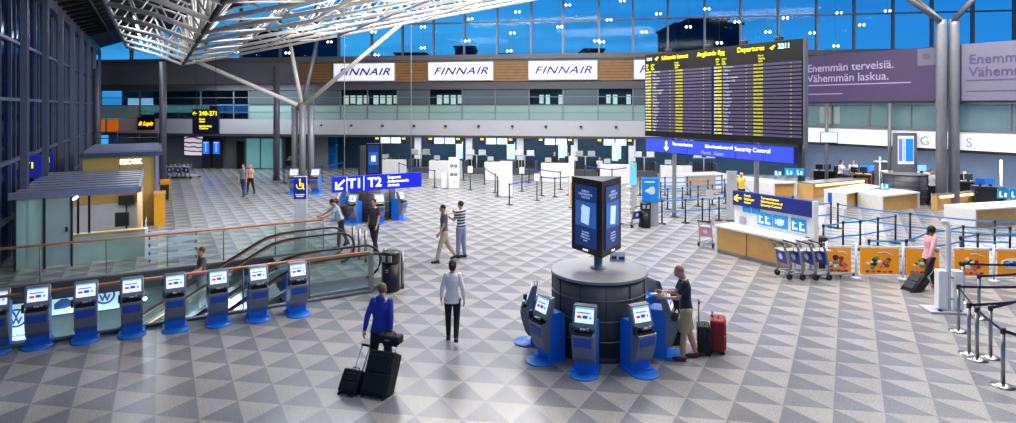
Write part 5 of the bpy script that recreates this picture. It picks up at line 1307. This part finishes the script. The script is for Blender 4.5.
def person(label, loc, heading, hh, top, legs, skin='a', hair='#2a1c14', hairstyle='short', legL=(0, 0), legR=(0, 0), armL=(5, 6, 10), armR=(5, 6, 10),
           lean=0, head=0, headyaw=0, sleeves='short', bottoms='long', fem=False, vox=.013, shoes='#1a1a1c', sit=False, group=None, hood=False, pelvis_z=None, stocky=1.0, hem=0.0):
    """arm = (forward swing, outward, elbow bend) degrees ; leg = (swing forward, knee bend)"""
    t = thing('person', label, 'person', loc, math.radians(heading - 90), group)
    R = math.radians; Hh = hh; X = Vector((1, 0, 0)); Y = Vector((0, 1, 0)); Z = Vector((0, 0, 1))
    th, sh = .245 * Hh, .235 * Hh
    def legpts(side, a, k):
        hip = Vector((side * .052 * Hh, 0, 0)); a = R(a); k = R(k)
        knee = hip + Vector((side * .005 * Hh, math.sin(a), -math.cos(a))) * th
        ank = knee + Vector((0, math.sin(a - k), -math.cos(a - k))) * sh
        return hip, knee, ank, a - k
    L_, R__ = legpts(-1, *legL), legpts(1, *legR)
    lo = min(L_[2].z, R__[2].z)
    pz = pelvis_z if pelvis_z else .042 * Hh - lo
    P = Vector((0, 0, pz))
    l = R(lean); tu = Vector((0, math.sin(l), math.cos(l))); tf = Vector((0, math.cos(l), -math.sin(l)))
    chest = P + tu * .235 * Hh; waist = P + tu * .12 * Hh; shc = P + tu * .30 * Hh; neck = P + tu * .345 * Hh
    hd = R(lean + head); hu = Vector((0, math.sin(hd), math.cos(hd))); hf = Vector((0, math.cos(hd), -math.sin(hd)))
    hy = R(headyaw); hf = Vector((-math.sin(hy) * hf.y, math.cos(hy) * hf.y, hf.z)); hx = hf.cross(hu)
    hc = neck + hu * .068 * Hh + hf * .012 * Hh
    HRm = Matrix((hx, hf, hu)).transposed().to_4x4()
    shw = (.080 if fem else .094) * Hh * stocky
    def armpts(side, f, o_, e):
        s0 = shc + X * side * shw; f = R(f); o_ = R(o_); e = R(e)
        d1 = Vector((side * math.sin(o_), math.sin(f) * math.cos(o_), -math.cos(f) * math.cos(o_)))
        el = s0 + d1 * .165 * Hh
        f2 = f + e
        d2 = Vector((side * math.sin(o_ * .4), math.sin(f2), -math.cos(f2))).normalized()
        if e > 60: d2 = (d2 + X * (-side) * .45).normalized()
        wr = el + d2 * .145 * Hh
        return s0, el, wr, d2
    AL, AR = armpts(-1, *armL), armpts(1, *armR)
    # ---- body
    b = Body()
    w_ = .9 if fem else 1.0
    secs = [(P - Z * .03 * Hh, .085 * Hh, .06 * Hh, X, tf), (P + tu * .02 * Hh, .095 * Hh * stocky, .065 * Hh * stocky, X, tf), (waist, .075 * Hh * stocky * w_, .052 * Hh * stocky, X, tf), (chest, .098 * Hh * stocky * w_, .063 * Hh * stocky, X, tf), (shc, .095 * Hh * w_ * stocky, .048 * Hh, X, tf), (neck - tu * .012 * Hh, .035 * Hh, .035 * Hh, X, tf)]
    def torso(B_, k, upto=6, frm=0): B_.loft([(c, rx + k, ry + k, a, f) for c, rx, ry, a, f in secs[frm:upto]])
    torso(b, 0)
    b.cap(neck - tu * .03 * Hh, neck + hu * .03 * Hh, .031 * Hh, .029 * Hh)
    b.m.ell(hc + hu * .012 * Hh, (.044 * Hh, .053 * Hh, .054 * Hh), HRm); b.m.ell(hc - hu * .025 * Hh + hf * .008 * Hh, (.034 * Hh, .042 * Hh, .04 * Hh), HRm)
    b.m.ell(hc - hu * .008 * Hh + hf * .054 * Hh, (.008 * Hh, .013 * Hh, .015 * Hh), HRm, 8, 6)
    b.m.ell(hc - hu * .03 * Hh + hf * .047 * Hh, (.016 * Hh, .006 * Hh, .005 * Hh), HRm, 8, 6)
    for s_ in (-1, 1): b.m.ell(hc + hx * s_ * .045 * Hh - hu * .003 * Hh, (.006 * Hh, .012 * Hh, .018 * Hh), HRm, 8, 6)
    for (h0, kn, an, fa) in (L_, R__):
        h0, kn, an = h0 + P, kn + P, an + P
        b.cap(h0, kn, .052 * Hh * (1.0 if fem else 1), .033 * Hh); b.cap(kn, kn + (an - kn) * .35, .033 * Hh, .035 * Hh); b.cap(kn + (an - kn) * .35, an, .035 * Hh, .022 * Hh)
    hands = []
    for side, (s0, el, wr, d2) in ((-1, AL), (1, AR)):
        b.cap(s0, el, .029 * Hh * stocky, .023 * Hh); b.cap(el, wr, .023 * Hh, .015 * Hh)
        sx_ = (X * side - d2 * (X * side).dot(d2)).normalized(); n_ = d2.cross(sx_)
        Rm = Matrix((n_, sx_, d2)).transposed().to_4x4()
        pc = wr + d2 * .03 * Hh
        b.m.ell(pc, (.024 * Hh, .012 * Hh, .032 * Hh), Rm)
        inn = -sx_
        for q in range(4):
            st = pc + n_ * (.0165 - .011 * q) * Hh + d2 * .022 * Hh
            ln = (.040, .045, .042, .033)[q] * Hh
            mid_ = st + (d2 + inn * .35).normalized() * ln * .5; en = mid_ + (d2 * .6 + inn * .8).normalized() * ln * .5
            b.m.tube([st, mid_, en], .0062 * Hh, 6, r2=.005 * Hh)
        thn = tf if n_.dot(tf) > 0 else tf
        b.m.tube([wr + d2 * .015 * Hh + n_ * .015 * Hh, wr + d2 * .04 * Hh + n_ * .034 * Hh + inn * .008 * Hh, wr + d2 * .058 * Hh + n_ * .036 * Hh + inn * .016 * Hh], .0075 * Hh, 6, r2=.006 * Hh)
        hands.append(pc + d2 * .03 * Hh)
    for (h0, kn, an, fa) in (L_, R__):
        an = an + P; ft = max(-.6, min(.3, fa * .5 if fa < 0 else 0))
        fd = Vector((0, math.cos(ft), math.sin(ft)))
        b.m.ell(an + fd * .035 * Hh - Z * .022 * Hh, (.024 * Hh, .068 * Hh, .018 * Hh), Matrix.Rotation(ft, 4, 'X'))
    o = b.m.build('body', skin_mat(skin), t); remesh(o, vox * .8)
    # ---- clothes
    tm = top if not isinstance(top, str) else mat('cloth ' + top, top, .8, noise=.05)
    s = Body(); torso(s, .012 if not hood else .028, 5, 0 if hem else 1)
    s.loft([(shc - tu * .01 * Hh, .094 * Hh * w_ * stocky + .012, .05 * Hh + .01, X, tf), (neck - tu * .018 * Hh, .046 * Hh, .043 * Hh, X, tf)])
    if hem: s.loft([(P - Z * hem, .092 * Hh + .03, .068 * Hh + .03, X, tf), (P + tu * .03 * Hh, .095 * Hh * stocky + .014, .066 * Hh + .014, X, tf)])
    for side, (s0, el, wr, d2) in ((-1, AL), (1, AR)):
        k = .007 if fem else .011
        if sleeves == 'long': s.cap(s0, el, .029 * Hh * stocky + k, .026 * Hh + k); s.cap(el, wr - d2 * .01 * Hh, .026 * Hh + k, .017 * Hh + k)
        elif sleeves == 'short': s.m.tube([s0, s0 + (el - s0) * .72], .032 * Hh * stocky + k, 10, r2=.029 * Hh + k); s.m.ell(s0, [.032 * Hh * stocky + k] * 3)
        else: s.m.ell(s0 - X * side * .01 * Hh, [.03 * Hh] * 3)
    if hood: s.m.ell(neck - tf * .045 * Hh - tu * .012 * Hh, (.055 * Hh, .03 * Hh, .04 * Hh))
    o = s.m.build('shirt', tm, t); remesh(o, vox * .9)
    lm = mat('cloth ' + legs, legs, .8, noise=.08)
    s = Body(); s.loft([(P - Z * .035 * Hh, .082 * Hh, .06 * Hh, X, tf), (P + tu * .005 * Hh, .096 * Hh * stocky + .006, .067 * Hh * stocky + .006, X, tf), (P + tu * .055 * Hh, .085 * Hh * stocky + .004, .058 * Hh + .004, X, tf)])
    for (h0, kn, an, fa) in (L_, R__):
        h0, kn, an = h0 + P, kn + P, an + P; k = .006 if fem else .014
        if bottoms == 'long': s.cap(h0, kn, .054 * Hh + k, .035 * Hh + k); s.m.tube([kn, an - (an - kn) * .04], .036 * Hh + k, 10, r2=.026 * Hh + k)
        else: s.m.tube([h0, h0 + (kn - h0) * .92], .056 * Hh + k, 12, r2=.046 * Hh + k); s.m.ell(h0, [.055 * Hh + k] * 3)
    o = s.m.build('trousers' if bottoms == 'long' else 'shorts', lm, t); remesh(o, vox * .9)
    for (h0, kn, an, fa) in (L_, R__):
        an = an + P; ft = max(-.6, min(.3, fa * .5 if fa < 0 else 0)); fd = Vector((0, math.cos(ft), math.sin(ft)))
        s = MB(); Rm = Matrix.Rotation(ft, 4, 'X')
        s.ell(an + fd * .034 * Hh - Z * .020 * Hh, (.029 * Hh, .078 * Hh, .022 * Hh), Rm); s.ell(an - Z * .012 * Hh - fd * .008 * Hh, (.028 * Hh, .034 * Hh, .026 * Hh), Rm)
        s.box(an + fd * .03 * Hh - Z * .036 * Hh, (.05 * Hh, .135 * Hh, .012 * Hh), R=Rm, bev=.004); s.build('shoe', mat('shoe ' + shoes, shoes, .5), t)
    # ---- hair
    if hairstyle != 'bald':
        s = Body(); k = .006 if hairstyle == 'crop' else .014
        s.m.ell(hc + hu * .022 * Hh - hf * .010 * Hh, (.045 * Hh + k * .6, .050 * Hh + k * .6, .050 * Hh + k * .7), HRm)
        if hairstyle in ('long', 'bun'): s.m.ell(hc - hf * .022 * Hh - hu * .012 * Hh, (.046 * Hh, .036 * Hh, .055 * Hh), HRm)
        if hairstyle == 'long': s.m.ell(hc - hf * .03 * Hh - hu * .05 * Hh, (.042 * Hh, .026 * Hh, .055 * Hh), HRm)
        if hairstyle == 'bun': s.m.ell(hc - hf * .062 * Hh + hu * .012 * Hh, (.024 * Hh,) * 3, HRm)
        if hairstyle == 'afro': s.m.ell(hc + hu * .02 * Hh - hf * .012 * Hh, (.062 * Hh, .062 * Hh, .062 * Hh), HRm)
        o = s.m.build('hair', mat('hair ' + hair, hair, .7, noise=.2, scale=40), t); remesh(o, vox * .8)
    m = MB()
    for s_ in (-1, 1): m.ell(hc + hx * s_ * .018 * Hh + hu * .004 * Hh + hf * .049 * Hh, (.006 * Hh, .004 * Hh, .0035 * Hh), HRm, 6, 5)
    m.build('eyes', mat('eye dark', '#1a1412', .3), t)
    M_ = Matrix.Translation(loc) @ Matrix.Rotation(math.radians(heading - 90), 4, 'Z')
    return t, [M_ @ h_ for h_ in hands]

def suitcase(label, loc, rz, tilt, w_, d_, h_, m_, handle=.35, group=None, hand=None):
    t = thing('suitcase', label, 'suitcase', loc, rz, group); t.rotation_euler = (-tilt, 0, rz)
    MB().b2(-w_ / 2, w_ / 2, -.0, d_, .06, h_, bev=.035).build('shell', m_, t)
    MB().b2(-w_ / 2 + .04, w_ / 2 - .04, -.025, .02, .1, h_ * .52, bev=.015).b2(-w_ / 2 + .05, w_ / 2 - .05, -.02, .02, h_ * .56, h_ - .07, bev=.012).build('front_pocket', m_, t)
    m = MB()
    m.tube([(-w_ / 2 + .01, d_ * .5, .1), (-w_ / 2 - .004, d_ * .5, h_ - .05), (0, d_ * .5, h_ + .006), (w_ / 2 + .004, d_ * .5, h_ - .05), (w_ / 2 - .01, d_ * .5, .1)], .008, 5); m.build('zip', M_DGREY, t)
    m = MB(); hx_ = w_ * .22
    m.tube([(-hx_, d_ - .03, h_ - .03), (-hx_, d_ - .03, h_ + handle), (hx_, d_ - .03, h_ + handle), (hx_, d_ - .03, h_ - .03)], .011, 8); m.build('pull_handle', M_LGREY, t)
    MB().b2(-hx_ - .02, hx_ + .02, d_ - .05, d_ - .01, h_ + handle - .015, h_ + handle + .025, bev=.01).build('grip', M_BLACK, t)
    MB().tube([(-.07, d_ * .45, h_), (-.06, d_ * .45, h_ + .035), (.06, d_ * .45, h_ + .035), (.07, d_ * .45, h_)], .01, 6).build('carry_handle', M_BLACK, t)
    for s_ in (-1, 1):
        for y in (.03, d_ - .03):
            m = MB().lathe([(0, -.015), (.035, -.015), (.035, .015), (0, .015)], 14); o = m.build('wheel', M_RUB, t); o.rotation_euler = (0, PI / 2, 0); o.location = (s_ * (w_ / 2 - .05), y, .035)
    return t

g_ = G(381, 377)
_, hn = person('person in a blue hooded top walking away, pulling two black suitcases', g_, 80, 1.66, '#2b3aa8', '#15151a', 'a', '#7a5a34', 'short', legL=(-18, 18), legR=(16, 8), armL=(-24, 14, 6), armR=(-20, 10, 8), lean=4, sleeves='long', vox=.010, hood=True, hem=.02)
M_SB = mat('black case fabric', '#0e0e12', .7, noise=.2, scale=20)
suitcase('small black wheeled suitcase pulled on the left by the person in blue', G(344, 396.5), -.38, .58, .36, .22, .44, M_SB, .42)
t = suitcase('large black wheeled suitcase pulled by the person in blue', G(371, 399.5), -.32, .50, .50, .30, .76, M_SB, .12)
tt = thing('shoulder_bag', 'small black bag lying on top of the large black suitcase', 'bag', G(371, 399.5) + Vector((.22, .50, .735)), -.32)
MB().b2(-.21, .21, -.1, .12, 0, .15, bev=.04).build('bag_body', M_SB, tt); MB().tube([(-.12, 0, .14), (-.08, 0, .2), (.08, 0, .2), (.12, 0, .14)], .01, 6).build('handle', M_BLACK, tt)
MB().b2(-.05, .04, -.106, -.1, .07, .09).build('tag_mark', M_LGREY, tt)
person('woman in a white blouse and black trousers walking away across the hall', G(452.5, 341), 92, 1.66, '#fff0ee', '#0d0d12', 'a', '#2c1a12', 'bun', legL=(10, 4), legR=(-16, 26), armL=(6, 16, 12), armR=(-12, 16, 20), sleeves='long', fem=True, vox=.010, hem=.06, shoes='#0c0c0e')
_, hn = person('man in a dark T-shirt and khaki shorts using the kiosk', G(686, 359), 172, 1.80, '#1c2330', '#b09a72', 'a', '#96705a', 'crop', legL=(8, 6), legR=(-10, 6), armL=(28, 6, 62), armR=(24, 6, 66), lean=4, head=24, bottoms='shorts', vox=.010, shoes='#5a1a1c')
tt = thing('white_slip', 'small white boarding slip held by the man in shorts', 'paper', (hn[0] + hn[1]) / 2 + Vector((-.05, 0, .02)), .3)
MB().b2(-.09, .05, -.04, .04, -.004, .004).build('paper', M_WHITEM, tt)
suitcase('black upright suitcase standing behind the man in shorts', G(710, 354), 1.35, 0, .36, .24, .58, M_SB, .42)
suitcase('red upright suitcase beside the black one, behind the man in shorts', G(725, 352), 1.2, 0, .44, .27, .66, M_RED, .05)
t = thing('black_case_stand', 'tall black box with rounded top standing behind the kiosk used by the man in shorts', 'bag drop', G(676, 346), .2)
MB().b2(-.16, .16, 0, .3, 0, .95, bev=.03).build('body', M_BLACK, t); MB().b2(-.19, .19, -.04, .34, .95, 1.06, bev=.03).build('head', M_BLACK, t)
# other walkers
person('man in a grey T-shirt and beige trousers walking, left of the man in stripes', G(444, 261.5), 200, 1.80, '#5c626e', '#b5a595', 'b', '#1c1410', 'short', legL=(20, 8), legR=(-20, 16), armL=(12, 8, 20), armR=(-14, 8, 10), vox=.012, head=10)
person('man in a striped T-shirt and pale jeans standing with arms folded', G(461, 257.5), 150, 1.80, stripes_mat(), '#7f89a6', 'b', '#2c1c12', 'short', legL=(4, 2), legR=(-4, 2), armL=(25, 10, 95), armR=(25, 10, 95), vox=.012)
person('man in a dark grey T-shirt and dark trousers walking by the far drum', G(374, 253), 250, 1.78, '#3a3a40', '#1e2130', 'b', '#1a120e', 'short', legL=(10, 6), legR=(-14, 14), armL=(10, 8, 20), armR=(-8, 8, 15), vox=.012)
person('man in a white T-shirt with a dark backpack leaning towards the escalator', G(341, 247), 215, 1.75, '#b9bfcf', '#24262e', 'b', '#1c1410', 'short', legL=(12, 8), legR=(-14, 12), armL=(48, 4, 25), armR=(50, 4, 20), lean=22, head=8, vox=.013)
tt = thing('backpack', 'dark red and black backpack on the back of the man in a white T-shirt', 'backpack', G(341, 247) + Vector((.16, .14, 1.02)), math.radians(215 - 90)); tt.rotation_euler = (-.35, 0, math.radians(125))
MB().b2(-.15, .15, -.12, .06, 0, .42, bev=.05).build('bag_body', mat('backpack maroon', '#3c1c22', .7), tt); MB().b2(-.11, .11, -.17, -.1, .04, .24, bev=.03).build('front_pocket', M_SB, tt)
q = PR(-3.6, 3.8, -.9)
person('man in a grey patterned shirt riding down the farther escalator', q, 220, 1.74, '#4a4248', '#6a6c74', 'b', '#4a1c12', 'short', legL=(4, 2), legR=(-4, 2), armL=(20, 10, 60), armR=(10, 10, 30), vox=.013)
person('man in a grey shirt and jeans walking close beside a woman in beige', G(243.5, 196.5), 265, 1.76, '#7a7884', '#34406a', 'b', '#2a1c16', 'short', legL=(14, 8), legR=(-14, 12), vox=.016)
person('woman in a beige top and black trousers walking with the man in jeans', G(250.5, 194), 262, 1.66, '#c8a488', '#121216', 'a', '#b08a5a', 'long', legL=(-12, 12), legR=(14, 6), armL=(20, 12, 60), fem=True, vox=.016)
gw = G(929, 289)
person('woman in a pink blouse walking right, pulling a black suitcase', gw, 12, 1.70, '#d8a0a6', '#131318', 'c', '#0c0806', 'afro', legL=(22, 6), legR=(-24, 16), armL=(22, 10, 40), armR=(-34, 12, 10), lean=6, sleeves='long', fem=True, vox=.011, hem=.05, shoes='#b04830')
suitcase('black wheeled suitcase tilted behind the woman in pink', G(905, 291), math.radians(-78), .75, .40, .26, .62, M_SB, .34)
person('person in a yellow vest with fair hair at the counter behind the Check-in sign', G(741.5, 208), 215, 1.68, '#e6c800', '#101014', 'a', '#c8a878', 'short', armL=(20, 8, 60), armR=(20, 8, 60), sleeves='sleeveless', vox=.016)
def seated(label, q, heading, col, hair='#2a1a12', st='short', fem=False, zp=.62, clab='', **k):
    t_, _ = person(label, q, heading, 1.72, col, '#16161c', k.pop('skin', 'a'), hair, st, legL=(82, 84), legR=(82, 84), armL=(40, 8, 55), armR=(42, 8, 50), lean=6, fem=fem, pelvis_z=zp, vox=.018, **k)
    c_ = thing('office_chair', 'dark office chair under the ' + label.split(',')[0].split(' in a ')[0] + (', ' + clab if clab else ''), 'chair', q, math.radians(heading - 90))
    MB().b2(-.23, .23, -.2, .25, zp - .17, zp - .09, bev=.02).build('seat', M_BLACK, c_); MB().b2(-.2, .2, -.27, -.2, zp, zp + .5, bev=.02).build('backrest', M_BLACK, c_)
    MB().tube([(0, 0, .05), (0, 0, zp - .12)], .03).build('column', M_DGREY, c_)
    for j in range(5): MB().tube([(0, 0, .09), (.27 * math.cos(j * 1.257), .27 * math.sin(j * 1.257), .04)], .02, 6).build('leg', M_DGREY, c_)
seated('seated woman in a white shirt, left of two staff in the right wing', G(840, 190), 300, '#e8e8ee', clab='left of two staff in the right wing', zp=.9, fem=True, st='bun')
seated('seated person in a white shirt, right of two staff in the right wing', G(853, 190), 240, '#e0dfe6', clab='right of two staff in the right wing', zp=.9, hair='#6a4630')
person('person in a white shirt and black trousers standing left of the twin columns', G(931.5, 205), 250, 1.74, '#c8ccd8', '#0e0e12', 'b', '#1c1410', armL=(30, 8, 50), vox=.017)
seated('seated person in a dark top behind the right charcoal drum', G(922, 197), 270, '#2a2c3c', hair='#1a1210', clab='behind the right drum')
seated('seated man in a pale shirt with brown hair right of the twin columns', G(964, 198), 250, '#9aa4b4', hair='#7a4a2a', clab='right of the twin columns')
person('person in a black suit standing between the white desks at check-in', G(554.5, 178.5), 268, 1.80, '#0c0d14', '#0c0d14', 'a', '#1c1410', sleeves='long', vox=.018)
person('agent in dark clothes half hidden behind the narrow wooden totem', G(568, 177.5), 250, 1.72, '#14182a', '#0e0e14', 'a', '#4a3020', sleeves='long', vox=.018)
seated('seated agent in white behind the fifth check-in desk', G(603, 181) + Vector((0, 1.6, 0)), 270, '#c8cad4', hair='#6a3a20', clab='', fem=True, st='bun')
seated('seated agent with dark hair behind the first check-in desk', G(386, 174) + Vector((0, .8, 0)), 270, '#3a3c50')
person('person in a dark red jacket beside the escalator on the lower level', PR(-6.9, 4.4, -1.85) , 200, 1.7, '#4a1418', '#1a1a1e', 'b', sleeves='long', vox=.016) if 0 else None

# ================================================================ LIGHT
def area(name, loc, sx, sy, p, col=(1, 1, 1), rot=(0, 0, 0)):
    l = bpy.data.lights.new(name, 'AREA'); l.shape = 'RECTANGLE'; l.size = sx; l.size_y = sy; l.energy = p; l.color = col
    o = bpy.data.objects.new(name, l); C.objects.link(o); o.location = loc; o.rotation_euler = rot
    return o
WARM = (1.0, .93, .86); COOL = (.84, .92, 1.0); NEU = (1, .98, .97)
area('hall_light', (1, 3, 11.2), 12, 6, 450, NEU)
area('hall_light', (10, 13, 11.8), 8, 6, 1500, NEU)
area('hall_light', (-1, 15, 10.6), 6, 5, 650, NEU)
area('hall_light', (4, 25, 12.0), 9, 6, 3000, (1, .97, .94))
area('hall_light', (18, 24, 13.2), 9, 6, 2600, (1, .97, .94))
area('hall_light', (-8, 27, 11.4), 5, 5, 1200, COOL)
area('hall_light', (-1, 33, 12.2), 12, 3, 2800, (1, .98, .96))
# strip under the check-in soffit, wing soffit
o = area('checkin_light', FM @ Vector((4, 1.6, 2.55)), 28, .8, 750, COOL, (0, 0, RF))
o = area('wing_light', WM @ Vector((5, 2.5, 2.5)), 22, 1.5, 1400, COOL, (0, 0, RW))
area('left_light', FM @ Vector((-19, -1.5, 6.5)), 8, 1, 450, COOL, (0, 0, RF))
area('lower_light', PR(-6, 2.6, -.6), 9, 1.5, 900, COOL, (0, 0, RB))
area('truss_uplight', (-4, 22, 5.8), .6, 2.5, 170, WARM, (PI, 0, 0)).data.cycles.is_caustics_light = False
l = area('shop_light', S0 + B * 3.2 + A * 2.5 + Vector((0, 0, 2.05)), 1.2, 2, 60, WARM, (0, 0, RB))
# aim truss spots
for (x, y, z, p) in ((-2, 12, 6.5, 260), (4, 20, 8.5, 320), (-8, 24, 6.8, 220)):
    l = bpy.data.lights.new('truss_spot', 'SPOT'); l.energy = p * 3; l.spot_size = 1.9; l.spot_blend = .6; l.shadow_soft_size = .2; l.color = WARM
    o = bpy.data.objects.new('truss_spot', l); C.objects.link(o); o.location = (x, y, z)
    d_ = Vector((-14, 30, 9.5)) - Vector((x, y, z)); o.rotation_euler = d_.to_track_quat('-Z', 'Y').to_euler()

area('shop_inner_light', S0 + B * 1.2 + A * 2.0 + Vector((0, 0, 2.0)), 1.6, 2.4, 55, COOL, (0, 0, RB))
area('gallery_light', FM @ Vector((2, 1.4, 5.9)), 26, .8, 160, WARM, (0, 0, RF))
area('left_wall_light', LM @ Vector((16, 3.4, 9.0)), 16, 1.0, 420, COOL, (0, 0, RW))
